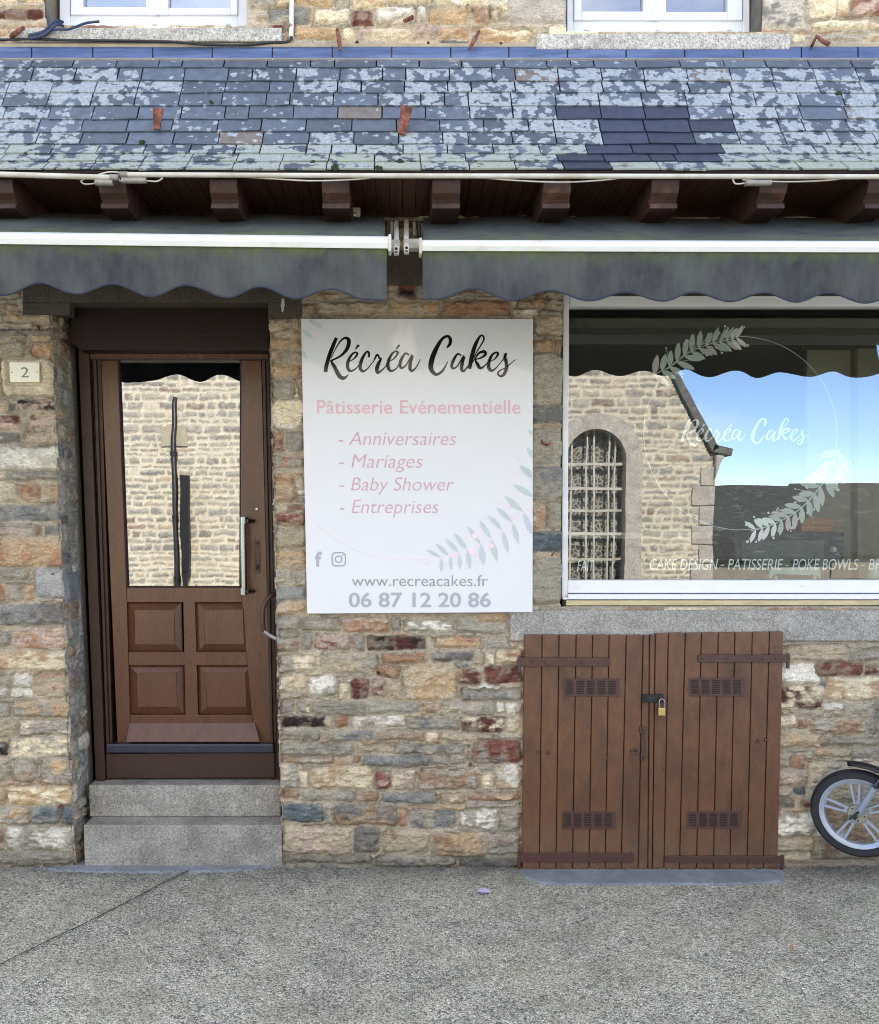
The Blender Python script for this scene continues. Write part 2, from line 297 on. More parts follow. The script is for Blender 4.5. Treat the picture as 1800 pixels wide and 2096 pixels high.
# ------------------------------------------------------------------ mesh helpers
class MB:
    def __init__(s): s.v = []; s.f = []; s.a = {}
    def add(s, vs, fs):
        b = len(s.v); s.v += [tuple(x) for x in vs]; s.f += [tuple(i + b for i in f) for f in fs]; return b
    def hexa(s, q0, q1):
        """two quads, front q0 (TL TR BR BL) and back q1"""
        s.add(list(q0) + list(q1), [(3, 2, 1, 0), (4, 5, 6, 7), (0, 1, 5, 4), (1, 2, 6, 5), (2, 3, 7, 6), (3, 0, 4, 7)]); return s
    def box(s, a, b):
        x0, y0, z0 = a; x1, y1, z1 = b
        return s.hexa([(x0, y0, z1), (x1, y0, z1), (x1, y0, z0), (x0, y0, z0)], [(x0, y1, z1), (x1, y1, z1), (x1, y1, z0), (x0, y1, z0)])
    def px(s, u0, v0, u1, v1, yf, yb):
        return s.pq([(u0, v0), (u1, v0), (u1, v1), (u0, v1)], yf, yb)
    def pq(s, q, yf, yb):
        a = [P(u, v, yf) for u, v in q]; return s.hexa(a, [(p.x, yb, p.z) for p in a])
    def prism(s, q, yf, yb):
        """any polygon of photo pixels, extruded along y"""
        a = [P(u, v, yf) for u, v in q]; n = len(a)
        s.add(a + [(p.x, yb, p.z) for p in a], [tuple(range(n - 1, -1, -1)), tuple(range(n, 2 * n))] + [(i, (i + 1) % n, (i + 1) % n + n, i + n) for i in range(n)]); return s
    def tube(s, pts, r, n=10, cap=True):
        pts = [Vector(p) for p in pts]; rs = r if isinstance(r, (list, tuple)) else [r] * len(pts)
        rings = []; prev = None
        for i, p in enumerate(pts):
            d = (pts[min(i + 1, len(pts) - 1)] - pts[max(i - 1, 0)]).normalized()
            if prev is None: prev = d.orthogonal().normalized()
            a = (prev - d * prev.dot(d)).normalized(); prev = a; b = d.cross(a)
            rings.append([p + (a * math.cos(2 * math.pi * k / n) + b * math.sin(2 * math.pi * k / n)) * rs[i] for k in range(n)])
        vs = [q for r_ in rings for q in r_]; fs = []
        for i in range(len(pts) - 1):
            for k in range(n): fs.append((i * n + k, i * n + (k + 1) % n, (i + 1) * n + (k + 1) % n, (i + 1) * n + k))
        if cap: fs += [tuple(range(n - 1, -1, -1)), tuple(range(len(vs) - n, len(vs)))]
        s.add(vs, fs); return s
    def lathe(s, prof, mat, n=48, closed=False):
        """profile of (radius, height) turned about local z, placed by matrix"""
        m = len(prof); vs = []; fs = []
        for k in range(n):
            a = 2 * math.pi * k / n
            for r, h in prof: vs.append(mat @ Vector((r * math.cos(a), r * math.sin(a), h)))
        for k in range(n):
            k2 = (k + 1) % n
            for i in range(m if closed else m - 1):
                j = (i + 1) % m; fs.append((k * m + i, k * m + j, k2 * m + j, k2 * m + i))
        s.add(vs, fs); return s
    def ball(s, c, r, sq=(1, 1, 1), n=10):
        vs = []; fs = []
        for i in range(n + 1):
            t = math.pi * i / n
            for k in range(2 * n):
                a = math.pi * k / n; vs.append((c[0] + r * sq[0] * math.sin(t) * math.cos(a), c[1] + r * sq[1] * math.sin(t) * math.sin(a), c[2] + r * sq[2] * math.cos(t)))
        for i in range(n):
            for k in range(2 * n): fs.append((i * 2 * n + k, i * 2 * n + (k + 1) % (2 * n), (i + 1) * 2 * n + (k + 1) % (2 * n), (i + 1) * 2 * n + k))
        s.add(vs, fs); return s
    def build(s, name, mat, parent=None, smooth=False, bevel=0., attrs=None):
        me = bpy.data.meshes.new(name); o = bpy.data.objects.new(name, me); C.objects.link(o)
        off = Vector((0, 0, 0))
        if parent is not None:
            o.parent = parent; r = parent
            while r.parent is not None: r = r.parent
            off = Vector(r.location)
        me.from_pydata([(x - off.x, y - off.y, z - off.z) for x, y, z in s.v], [], s.f); me.materials.append(mat if not isinstance(mat, str) else M[mat])
        bm = bmesh.new(); bm.from_mesh(me); 
        if not s.a: bmesh.ops.remove_doubles(bm, verts=bm.verts, dist=1e-6)
        bmesh.ops.recalc_face_normals(bm, faces=bm.faces)
        if bevel:
            es = [e for e in bm.edges if len(e.link_faces) == 2 and e.calc_face_angle(0) > .6]
            bmesh.ops.bevel(bm, geom=es, offset=bevel, segments=2, profile=.5, affect='EDGES', clamp_overlap=True)
        if smooth:
            for f in bm.faces: f.smooth = True
            for e in bm.edges:
                if len(e.link_faces) == 2 and e.calc_face_angle(0) > .7: e.smooth = False
        bm.to_mesh(me); bm.free()
        for an, vals in s.a.items():
            at = me.attributes.new(an, 'FLOAT_COLOR', 'POINT'); at.data.foreach_set('color', np.array(vals, dtype=np.float32).ravel())
        return o
def tag(o, label, cat=None, group=None, kind=None):
    if label: o['label'] = label
    if cat: o['category'] = cat
    if group: o['group'] = group
    if kind: o['kind'] = kind
    return o
def thing(name, loc, label, cat, group=None):
    o = bpy.data.objects.new(name, None); C.objects.link(o); o.location = loc; o.empty_display_size = .1
    return tag(o, label, cat, group)
def spline(pts, k=6):
    """Catmull-Rom through tuples of any length"""
    pts = [np.array(p, float) for p in pts]; q = [2 * pts[0] - pts[1]] + pts + [2 * pts[-1] - pts[-2]]; o = []
    for i in range(1, len(q) - 2):
        a, b, c, d = q[i - 1:i + 3]
        for j in range(k):
            t = j / k; o.append(.5 * (2 * b + (c - a) * t + (2 * a - 5 * b + 4 * c - d) * t * t + (3 * b - a - 3 * c + d) * t ** 3))
    o.append(pts[-1]); return o
def text_poly(s, shear=0., offset=0., spacing=1.):
    cu = bpy.data.curves.new('t', 'FONT'); cu.body = s; cu.shear = shear; cu.offset = offset; cu.space_character = spacing; cu.resolution_u = 6
    ob = bpy.data.objects.new('t', cu); C.objects.link(ob)
    dg = bpy.context.evaluated_depsgraph_get(); me = bpy.data.meshes.new_from_object(ob.evaluated_get(dg))
    vs = [(v.co.x, v.co.y) for v in me.vertices]; fs = [tuple(p.vertices) for p in me.polygons]
    bpy.data.objects.remove(ob); bpy.data.curves.remove(cu); bpy.data.meshes.remove(me); return vs, fs
def put_text(mb, s, rect, y, **k):
    vs, fs = text_poly(s, **k); xs = [a for a, b in vs]; ys = [b for a, b in vs]
    x0, x1, y0, y1 = min(xs), max(xs), min(ys), max(ys); u0, v0, u1, v1 = rect
    mb.add([P(u0 + (a - x0) / (x1 - x0) * (u1 - u0), v1 - (b - y0) / (y1 - y0) * (v1 - v0), y) for a, b in vs], fs)
def ribbon(mb, pts, tf, y, k=8):
    """brush stroke: (x, y, width) points, tf maps to photo pixels"""
    sp = spline(pts, k); L = []; Rr = []
    for i, p in enumerate(sp):
        d = sp[min(i + 1, len(sp) - 1)] - sp[max(i - 1, 0)]; n = np.array([-d[1], d[0]]); n /= (np.linalg.norm(n) + 1e-9)
        h = max(p[2], 1.5) / 2; L.append(tf(p[0] + n[0] * h, p[1] + n[1] * h)); Rr.append(tf(p[0] - n[0] * h, p[1] - n[1] * h))
    n = len(sp); mb.add([P(u, v, y) for u, v in L] + [P(u, v, y) for u, v in Rr], [(i, i + 1, n + i + 1, n + i) for i in range(n - 1)])
def disc(mb, cx, cy, r, tf, y, n=14):
    mb.add([P(*tf(cx + r * math.cos(2 * math.pi * k / n), cy + r * math.sin(2 * math.pi * k / n)), y) for k in range(n)], [tuple(range(n))])
def leaf(mb, bx, by, tx, ty, wd, tf, y, clip=None):
    d = np.array([tx - bx, ty - by], float); n = np.array([-d[1], d[0]]) / (np.linalg.norm(d) + 1e-9); a = []; m = 9
    for k in range(m): t = k / (m - 1); h = wd / 2 * math.sin(math.pi * t) ** .8; a.append((bx + d[0] * t + n[0] * h, by + d[1] * t + n[1] * h))
    for k in range(m - 2, 0, -1): t = k / (m - 1); h = wd / 2 * math.sin(math.pi * t) ** .8; a.append((bx + d[0] * t - n[0] * h, by + d[1] * t - n[1] * h))
    if clip: a = [(min(max(x, clip[0]), clip[2]), min(max(z, clip[1]), clip[3])) for x, z in a]
    mb.add([P(*tf(x, z), y) for x, z in a], [tuple(range(len(a)))])

# ------------------------------------------------------------------ rubble stone fields
def _h(ix, iz, seed):
    n = (ix.astype(np.int64) * 374761393 + iz.astype(np.int64) * 668265263 + seed * 144269) & 0x7fffffff
    n = ((n ^ (n >> 13)) * 1274126177) & 0x7fffffff
    n = n ^ (n >> 16); return (n & 0xffff) / 65535.0
def vn(x, z, sc, seed):
    x = x * sc; z = z * sc; ix = np.floor(x); iz = np.floor(z); fx = x - ix; fz = z - iz
    fx = fx * fx * (3 - 2 * fx); fz = fz * fz * (3 - 2 * fz)
    a = _h(ix, iz, seed); b = _h(ix + 1, iz, seed); c = _h(ix, iz + 1, seed); d = _h(ix + 1, iz + 1, seed)
    return (a * (1 - fx) + b * fx) * (1 - fz) + (c * (1 - fx) + d * fx) * fz
def fbm(x, z, sc, seed, o=4):
    r = 0; a = .5; t = 0
    for k in range(o): r = r + a * vn(x, z, sc * 2 ** k, seed + 17 * k); t += a; a *= .55
    return r / t
def sst(a, b, x):
    t = np.clip((x - a) / (b - a), 0, 1); return t * t * (3 - 2 * t)
PAL = {'g': (152, 145, 131), 'b': (178, 160, 132), 'o': (186, 152, 110), 'c': (212, 194, 160), 'w': (214, 208, 196), 'r': (98, 50, 44), 'R': (128, 70, 58),
       's': (122, 124, 124), 'S': (86, 100, 110), 'd': (110, 106, 102), 'n': (168, 118, 84), 'k': (46, 33, 36), 't': (150, 116, 88), 'p': (176, 150, 136), 'G': (150, 150, 148), 'H': (168, 160, 148), 'D': (74, 66, 60)}
def desat(v, k=.70):
    m = .3 * v[0] + .59 * v[1] + .11 * v[2]; return tuple(m + (x - m) * k for x in v)
LP = {k: np.array(lin(desat(v))) for k, v in PAL.items()}
def stone_field(X, Z, seed, pal, mortar, rowh=(.05, .115), wid=(.07, .3), joint=.006, over=(), warp=.012, relief=1.0, hvar=.008):
    rs = np.random.RandomState(seed)
    wx = (fbm(X, Z, 7, seed + 1, 3) - .5) * warp * 2.2 + (fbm(X, Z, 34, seed + 2, 2) - .5) * warp * 1.1
    wz = (fbm(X, Z, 6, seed + 3, 3) - .5) * warp * 2.2 + (fbm(X, Z, 34, seed + 4, 2) - .5) * warp * 1.1
    Xw, Zw = X + wx, Z + wz
    z = Z.min() - .1; ed = [z]
    while z < Z.max() + .1: z += rs.uniform(*rowh); ed.append(z)
    ed = np.array(ed); row = np.clip(np.searchsorted(ed, Zw) - 1, 0, len(ed) - 2)
    sdf = np.full(X.shape, .05); sid = np.zeros(X.shape, np.int32); C1 = np.zeros(X.shape + (3,)); C2 = np.zeros(X.shape + (3,)); nid = 1
    keys = list(pal); pw = np.array([pal[k] for k in keys], float); pw /= pw.sum()
    for r in range(len(ed) - 1):
        m = row == r
        if not m.any(): continue
        x = X.min() - .3; cu = [x]
        hh = ed[r + 1] - ed[r]
        while x < X.max() + .3: x += rs.uniform(max(wid[0], hh * .8), wid[1]) ; cu.append(x)
        cu = np.array(cu); n = len(cu) - 1; xx = Xw[m]; k = np.clip(np.searchsorted(cu, xx) - 1, 0, n - 1)
        ins = rs.uniform(0, .012, n) * (rs.rand(n) > .4); zo = rs.uniform(-.006, .006, n); sl = rs.uniform(-.12, .12, n)
        cx = (cu[:-1] + cu[1:]) / 2; hw = (cu[1:] - cu[:-1]) / 2 - joint * .5 - ins * .5; cz = (ed[r] + ed[r + 1]) / 2 + zo; hz = hh / 2 - joint * .5 - ins
        hz = np.maximum(hz, .012); rad = np.minimum(hw, hz) * rs.uniform(.25, .75, n)
        dx = np.abs(xx - cx[k] + sl[k] * (Zw[m] - cz[k])) - hw[k] + rad[k]; dz = np.abs(Zw[m] - cz[k]) - hz[k] + rad[k]
        sdf[m] = np.hypot(np.maximum(dx, 0), np.maximum(dz, 0)) + np.minimum(np.maximum(dx, dz), 0) - rad[k]; sid[m] = nid + k
        a = rs.choice(len(keys), n, p=pw); b = rs.choice(len(keys), n, p=pw)
        A = np.array([LP[keys[i]] for i in a]); B = np.array([LP[keys[i]] for i in b]); C1[m] = A[k]; C2[m] = (A[k] * .5 + B[k] * .5); nid += n
    gran = np.zeros(X.shape)
    xs0, zs0 = X[0, :], Z[:, 0]
    for (cx, cz, hw, hz, c1, c2) in over:
        mg = .05
        i0, i1 = np.searchsorted(zs0, [cz - hz - mg, cz + hz + mg]); j0, j1 = np.searchsorted(xs0, [cx - hw - mg, cx + hw + mg])
        if i1 - i0 < 2 or j1 - j0 < 2: nid += 1; rs.rand(2); continue
        sl = np.s_[i0:i1, j0:j1]; gr = c1 in 'GDH'
        k = .35 if gr else .8
        xx = X[sl] + wx[sl] * k; zz = Z[sl] + wz[sl] * k
        rad = min(hw, hz) * (.08 if gr else rs.uniform(.2, .6)); t_ = 0 if gr else rs.uniform(-.1, .1)
        dx = np.abs(xx - cx + t_ * (zz - cz)) - hw + rad + .002; dz = np.abs(zz - cz) - hz + rad + .002
        sd_ = np.hypot(np.maximum(dx, 0), np.maximum(dz, 0)) + np.minimum(np.maximum(dx, dz), 0) - rad
        sd_ = sd_ - .0025; m = sd_ < .007
        s2 = sdf[sl]; s2[m] = sd_[m]; i2 = sid[sl]; i2[m] = nid; a2 = C1[sl]; a2[m] = LP[c1]; b2 = C2[sl]; b2[m] = LP[c2] if c2 else LP[c1] * .82
        g2 = gran[sl]; g2[m] = 1. if gr else 0.; nid += 1
    rr = np.random.RandomState(seed + 9).rand(nid + 400, 6)
    q = rr[np.clip(sid, 0, len(rr) - 1)]
    fine = (fbm(X, Z, 60, seed + 5, 3) - .5)
    stn = sst(.004, -.004, sdf + fine * .007)
    edge = sst(0, .022, -sdf + fine * .012)
    strat = fbm(X + q[..., 0] * 9, (Z + (q[..., 1] - .5) * .25 * X) * 4.5, 14, seed + 6, 4)      # bedding seams in the schist
    big = fbm(X + q[..., 2] * 7, Z, 13, seed + 7, 4)
    mo = .0015 + (fbm(X, Z, 24, seed + 8, 4) - .5) * .008
    tilt = (q[..., 3] - .5) * .10 * (sdf * 0 + (vn(X, Z, 5, seed + 11) - .5)) * .5
    face = .003 + edge * (.006 + q[..., 4] * hvar) + (strat - .5) * .013 * (1 - gran) + (big - .5) * .012 * (1 - gran * .7) + tilt
    rid = 1 - np.abs(2 * fbm(X + q[..., 1] * 5, Z * 1.8, 22, seed + 21, 4) - 1); face = face + (rid - .8) * .016 * (1 - gran)
    crack = np.exp(-(sdf / .0038) ** 2) * sst(.42, .6, fbm(X, Z, 8, seed + 22, 3))
    mo = mo - .007 * crack; face = face - .004 * crack
    H = (mo * (1 - stn) + np.maximum(face, mo - .002) * stn) * relief
    f = sst(.46, .58, big * .65 + strat * .35)[..., None]
    col = C1 * (1 - f) + C2 * f
    col = col * (.80 + .42 * strat[..., None]) * (.88 + .24 * q[..., 5:6])
    vein = sst(.035, .0, np.abs(strat - .5 + .05 * (q[..., 2] - .5)))[..., None] * (1 - gran[..., None]) * (q[..., 0:1] > .45)
    col = col * (1 - .32 * vein)
    smear = sst(.50, .68, fbm(X, Z, 20, seed + 12, 4) + sst(-.018, .0, sdf) * .22)[..., None] * (1 - gran[..., None])
    mc = np.array(lin(mortar)) * (.82 + .36 * fbm(X, Z, 11, seed + 13, 4))[..., None]
    mc = mc * (.93 + .14 * vn(X, Z, 160, seed + 14))[..., None]
    col = col * (1 - smear * .38) + mc * smear * .38
    col = mc * (1 - stn[..., None]) + col * stn[..., None]
    col = col * (1 - .30 * crack[..., None])
    return H, np.clip(col, .004, .95), stn
def grid_mesh(name, parent, PX, PY, PZ, col, keep, mat):
    """a sheet of quads from 2-D arrays of coordinates, with its colour per vertex"""
    nz_, nx_ = PX.shape; idx = np.arange(nz_ * nx_).reshape(nz_, nx_)
    fk = keep[:-1, :-1] & keep[1:, :-1] & keep[:-1, 1:] & keep[1:, 1:]
    q = np.stack([idx[:-1, :-1], idx[:-1, 1:], idx[1:, 1:], idx[1:, :-1]], -1)[fk]
    used = np.unique(q); rem = np.zeros(nz_ * nx_, np.int32); rem[used] = np.arange(len(used)); q = rem[q]
    off = Vector((0, 0, 0)); me = bpy.data.meshes.new(name); o = bpy.data.objects.new(name, me); C.objects.link(o)
    if parent is not None:
        o.parent = parent; r_ = parent
        while r_.parent is not None: r_ = r_.parent
        off = Vector(r_.location)
    co = np.stack([PX.ravel() - off.x, PY.ravel() - off.y, PZ.ravel() - off.z], -1)[used].astype(np.float32)
    me.vertices.add(len(co)); me.vertices.foreach_set('co', co.ravel())
    me.loops.add(q.size); me.loops.foreach_set('vertex_index', q.ravel().astype(np.int32))
    me.polygons.add(len(q)); me.polygons.foreach_set('loop_start', np.arange(0, q.size, 4, dtype=np.int32))
    me.update(calc_edges=True); me.validate()
    me.polygons.foreach_set('use_smooth', np.ones(len(q), bool))
    a = me.attributes.new('Col', 'FLOAT_COLOR', 'POINT'); c4 = np.ones((len(co), 4), np.float32); c4[:, :3] = col.reshape(-1, 3)[used]; a.data.foreach_set('color', c4.ravel())
    me.materials.append(M[mat] if isinstance(mat, str) else mat); return o

# stones traced from the photograph: x0 y0 x1 y1 colours, in the pixels of an enlarged crop
def crop(ox, oy, k, txt):
    o = []
    for it in txt.split(','):
        a = it.split(); x0, y0, x1, y1 = [float(t) * k for t in a[:4]]; o.append((ox + x0, oy + y0, ox + x1, oy + y1, a[4][0], a[4][1] if len(a[4]) > 1 else None))
    return o
STONES = []
STONES += crop(540, 1200, .3148, '75 0 280 90 G,80 95 280 180 ob,85 195 240 285 sg,250 200 490 285 g,505 205 825 300 np,830 215 895 290 g,920 225 1240 300 gw,1260 225 1590 305 g,600 176 1020 200 b,1390 172 1585 235 o,95 285 235 340 g,95 345 235 415 tg,250 300 325 415 g,330 315 560 410 pR,570 310 655 420 g,670 325 1050 410 kr,1060 330 1090 400 c,1115 335 1415 405 on,1430 330 1595 400 g,95 445 335 555 gc,380 430 740 570 bg,770 435 1055 495 nt,1090 430 1370 495 dg,1210 495 1335 545 gs,1505 405 1680 500 cn,735 510 895 590 nk,910 505 1255 745 ob,1255 545 1410 640 rt,1435 510 1680 640 rR,1545 640 1680 690 p,95 575 290 680 co,290 585 470 715 wg,480 630 550 735 c,560 605 690 740 rR,695 600 785 715 Rp,790 600 915 745 bt,100 685 265 735 gb,110 750 190 825 g,220 755 305 820 gc,320 750 670 835 g,680 750 1015 830 gs,1035 760 1160 830 bt,1180 750 1500 830 gb,1280 670 1685 740 gs,1510 750 1570 820 w,1575 755 1680 830 wg,115 843 460 915 kb,470 840 555 910 n,590 845 915 920 wg,925 850 1285 930 gs,1290 845 1575 945 rc,1580 845 1680 960 c,105 930 370 1000 g,425 935 720 1005 sg,730 945 1040 1005 gt,1050 945 1145 1015 cn,1155 945 1380 1000 b,110 1020 590 1105 g,610 1030 840 1085 b,850 1025 1310 1090 gd,1350 990 1680 1145 Rd,115 1108 450 1150 tg,580 1100 630 1150 t,660 1100 1065 1170 s,1080 1105 1195 1160 g,1210 1100 1320 1160 g,1390 1150 1500 1195 g,110 1155 225 1310 gb,230 1200 300 1310 c,295 1170 720 1315 co,725 1200 820 1320 pR,830 1190 985 1310 pc,1005 1200 1390 1320 tg,1415 1210 1490 1320 c,1510 1155 1675 1320 wo,115 1325 240 1380 t,245 1330 590 1395 g,600 1330 745 1395 pt,770 1335 1120 1405 s,1140 1345 1305 1410 bt,1325 1340 1675 1395 to,120 1405 395 1530 Ss,400 1410 460 1545 g,470 1410 880 1555 td,885 1445 930 1550 n,945 1445 1250 1575 sg,1280 1450 1530 1600 gw,1320 1410 1640 1440 g,1535 1440 1675 1600 g,125 1555 575 1740 bp,585 1560 750 1735 d,770 1580 1080 1740 bt,1095 1600 1425 1750 ot,1440 1610 1675 1750 gR,125 1750 700 1800 g,730 1755 1250 1815 gd,1280 1755 1680 1830 d')
STONES += crop(0, 590, .28944, '-160 0 155 70 b,-160 80 130 165 bt,25 195 400 240 bo,-160 250 250 285 b,-150 292 395 330 dg,-150 375 190 490 bg,235 380 395 495 no,-150 545 30 605 o,10 510 405 760 c,-150 775 65 880 b,130 785 405 860 kp,-150 900 160 1000 rp,215 895 420 995 rp,-150 1020 150 1100 dp,185 1020 430 1095 bp,-250 1125 440 1290 w,60 1300 445 1370 g,-150 1360 120 1500 c,140 1375 300 1510 no,350 1385 445 1500 o,-250 1530 475 1640 s,-150 1655 230 1690 sg,245 1670 300 1745 t,315 1670 445 1745 s,-150 1695 130 1750 p,-250 1765 465 1965 on,-150 1980 200 2060 g,210 1985 245 2060 b,250 1980 468 2190 G')
STONES += crop(0, 1170, .2993, '-150 90 35 200 n,55 85 160 195 g,165 90 240 200 o,-250 215 470 365 ds,-150 405 85 510 g,100 380 470 530 pn,-250 540 485 680 oc,-150 720 75 795 g,95 700 225 800 w,75 805 225 870 w,240 685 470 870 bn,-150 802 60 870 w,-150 900 80 1000 g,90 890 500 1000 go,-150 1030 120 1130 b,130 1020 485 1120 gc,75 1135 490 1265 cg,-150 1170 60 1260 kd,-150 1280 85 1430 gb,90 1280 250 1430 gt,275 1265 505 1455 go,60 1465 510 1590 oc,-150 1470 50 1590 o,-150 1600 210 1730 go,220 1600 420 1725 sS,425 1600 525 1730 S,-150 1760 35 1850 R,45 1740 525 1900 wg,-150 1865 40 1950 g,-150 1910 540 2000 g')
STONES += crop(480, 580, .28944, '235 245 465 380 tb,250 390 400 460 o,425 390 475 460 o,255 470 320 560 o,325 480 475 560 gb,260 570 475 660 o,260 680 425 815 g,450 680 500 800 o,265 820 500 1035 wc,275 1060 350 1185 Rn,355 1050 500 1190 g,280 1220 500 1310 gn,275 1345 430 1550 no,435 1370 500 1500 pw,285 1570 500 1700 bR,290 1740 510 1870 b,290 1885 510 2020 bo')
STONES += crop(1060, 590, .3235, '180 20 295 140 kb,95 180 300 300 b,90 330 215 395 o,225 325 300 400 tn,60 405 300 700 g,60 735 300 850 s,60 880 300 1115 g,60 1125 300 1345 gs,60 1360 180 1530 bn,185 1360 300 1530 g,60 1540 300 1665 S,60 1700 300 2000 g')
STONES += crop(620, 590, .3148, '10 15 250 70 bt,105 88 570 180 b,-60 100 100 178 kt,580 82 885 182 bo,905 82 1345 180 nt,1395 72 1500 125 o,555 -60 610 60 pn,620 -60 740 60 Rk')
STONES += crop(580, 0, .3373, '70 -60 305 42 o,315 -60 405 50 g,420 -60 620 50 co,640 -60 890 25 c,920 -90 1360 40 wc,-90 55 165 150 sg,190 60 400 140 cw,415 60 545 160 Rr,565 55 800 145 w,810 50 865 140 w,880 60 1115 150 o,1150 55 1255 160 t,70 165 345 240 o,360 170 430 235 c,460 170 780 245 cp,805 160 935 242 p,945 170 1130 245 on,1190 180 1510 265 oc,1370 -90 1720 140 H')
STONES += crop(1500, 0, .1686, '345 -160 870 340 Hd,930 -150 1280 210 c,1290 -150 1420 200 co,1450 -150 1990 220 pR,960 260 1650 370 gc,1660 280 1990 380 c,750 410 870 500 c,885 430 1640 530 g,1650 420 1990 500 c')
STONES += crop(0, 0, .1124, '-300 -150 310 90 c,330 -160 860 60 cg,-300 170 830 370 r,-300 385 310 520 b,-300 560 110 640 o')
STONES += crop(1600, 1280, .246, '-80 130 500 155 g,40 165 530 300 b,555 205 900 300 g,-80 315 310 480 w,285 305 675 418 R,700 340 990 420 rb,-80 500 340 700 rc,375 430 900 620 oc,345 645 510 710 w,520 640 900 770 gb,-80 740 120 840 cg,130 720 420 770 g,240 785 690 900 tg,720 780 990 900 s,-80 910 320 1010 bo,380 920 800 1000 g,40 1030 210 1060 g,280 1020 575 1100 bo,590 1010 900 1100 g,80 1085 180 1195 n,210 1120 430 1170 tR,440 1130 530 1200 t,-80 1205 385 1335 gp,395 1220 470 1300 g,110 1340 225 1412 S,-80 1360 95 1425 g,235 1370 340 1450 p,160 1452 330 1508 R,-80 1430 110 1520 d,-80 1550 270 1760 gw,-80 1770 260 1880 b,-80 1885 250 1965 cb,265 1800 800 1950 tg,540 1640 800 1790 ot,750 1530 990 1640 o,430 1300 600 1480 t,300 1500 520 1700 bt,20 1972 800 2015 pg')
STONES += [(1655, 1560, 2300, 1640, 'b', 'g'), (1790, 1430, 2400, 1500, 'g', 's'), (1790, 1660, 2500, 1740, 'g', 'o')]
def to_world(sts):
    o = []
    for u0, v0, u1, v1, a, b in sts:
        p, q = P(u0, v0), P(u1, v1); o.append(((p.x + q.x) / 2, (p.z + q.z) / 2, abs(q.x - p.x) / 2, abs(p.z - q.z) / 2, a, b))
    return o

# ------------------------------------------------------------------ the house
house = thing('stone_house', (0, 0, 0), 'rubble stone house front with brown door, shop window and slate pent roof', 'house')
def seg(a, b):
    """x of a leaning edge as a function of z"""
    p, q = P(*a), P(*b); return lambda z: p.x + (q.x - p.x) * (z - p.z) / (q.z - p.z)
DL, DR = seg((108, 640), (157, 1757)), seg((550, 640), (577, 1757)); DT = P(500, 560).z
WL = seg((1152, 590), (1149, 1240)).__call__; WT, WB, WRX = P(1200, 596).z, P(1200, 1240).z, P(2080, 900).x
U1 = (P(96, 50).x, P(506, 50).x, P(300, 50).z); U2 = (P(1160, 64).x, P(1557, 64).x, P(1300, 64).z); UTOP = 5.75
step = .0062
xs = np.concatenate([np.arange(-3.4, -2.3, .03), np.arange(-2.3, 2.62, step), np.arange(2.62, 5.4, .03)])
zs = np.concatenate([np.arange(-.06, 4.66, step), np.arange(4.66, 6.42, .03)])
X, Z = np.meshgrid(xs, zs)
pal = dict(g=9, b=5, o=2.2, c=2, s=2.4, w=.8, t=1.6, R=.8, r=.5, p=1, n=.8, d=1.2)
H, col, stn = stone_field(X, Z, 11, pal, (166, 157, 142), over=to_world(STONES), relief=1.5)
col = np.clip(col * np.array([1.10, 1.07, 1.02]), 0, .85)
upw = sst(3.9, 4.2, Z)[..., None]; col = np.clip(col * (1 + upw * np.array([.34, .28, .20])), 0, .85)  # upper wall lightened: paler pointing, plus its open sky light painted in
EN = lambda X, Z: (fbm(X, Z, 14, 77, 3) - .5) * .016
en = EN(X, Z)
keep = ~((X > DL(Z) + en) & (X < DR(Z) + en) & (Z < DT))
keep &= ~((X > WL(Z) + en * .8) & (X < WRX + en) & (Z < WT) & (Z > WB))
for a, b, c in (U1, U2): keep &= ~((X > a + en * .4) & (X < b + en * .4) & (Z > c) & (Z < UTOP))
# the stones behind the lintels, sills and plate lie back
FLAT = [(624, 660, 1084, 1246), (44, 500, 620, 655), (600, 500, 2600, 600), (1040, 1236, 2300, 1316), (30, 40, 585, 90), (1090, 60, 1628, 106), (15, 735, 90, 790), (-750, 84, 2700, 130)]
for u0, v0, u1, v1 in FLAT:
    a, c = P(u0, v0), P(u1, v1); m = (X > a.x) & (X < c.x) & (Z < a.z) & (Z > c.z); H = np.where(m, np.minimum(H, .005), H)
# pavement splash and damp at the foot of the wall
damp = sst(.17, .0, Z + (fbm(X, Z, 9, 5, 4) - .5) * .14)[..., None]
col = col * (1 - damp * .42) + np.array(lin((92, 96, 84))) * damp * .14
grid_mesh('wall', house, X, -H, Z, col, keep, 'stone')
# left door jamb, turned into the opening
ys = np.arange(-.014, .30, step); zj = np.arange(.0, DT + .1, step); Yj, Zj = np.meshgrid(ys, zj)
jst = []
gp, gq = P(136, 1176), P(136, 1233)
ov = [(.12, (gp.z + gq.z) / 2, .16, (gp.z - gq.z) / 2, 'G', None)]
Hj, cj, _ = stone_field(Yj, Zj, 23, dict(g=6, t=2.5, d=1.2, b=3.5, n=1.2, o=1.6, s=.8, c=.8), (162, 152, 136), rowh=(.05, .12), wid=(.06, .15), over=ov)
plaster = sst(.20, .23, Yj + (fbm(Yj, Zj, 9, 3, 3) - .5) * .05)
cj = cj * (1 - plaster[..., None]) + np.array(lin((165, 158, 146))) * plaster[..., None]; Hj = Hj * (1 - plaster) + .006 * plaster
grid_mesh('door_jamb', house, DL(Zj) - .014 + (Hj + .010) * sst(-.01, .05, Yj) + EN(DL(Zj), Zj) * sst(.12, 0, Yj), Yj, Zj, cj, np.ones(Yj.shape, bool), 'stone')
Hj2, cj2, _ = stone_field(Yj, Zj, 29, dict(g=6, t=3, d=2, b=2, n=1.2, o=1, s=1.5), (158, 148, 132), rowh=(.05, .12), wid=(.06, .15))
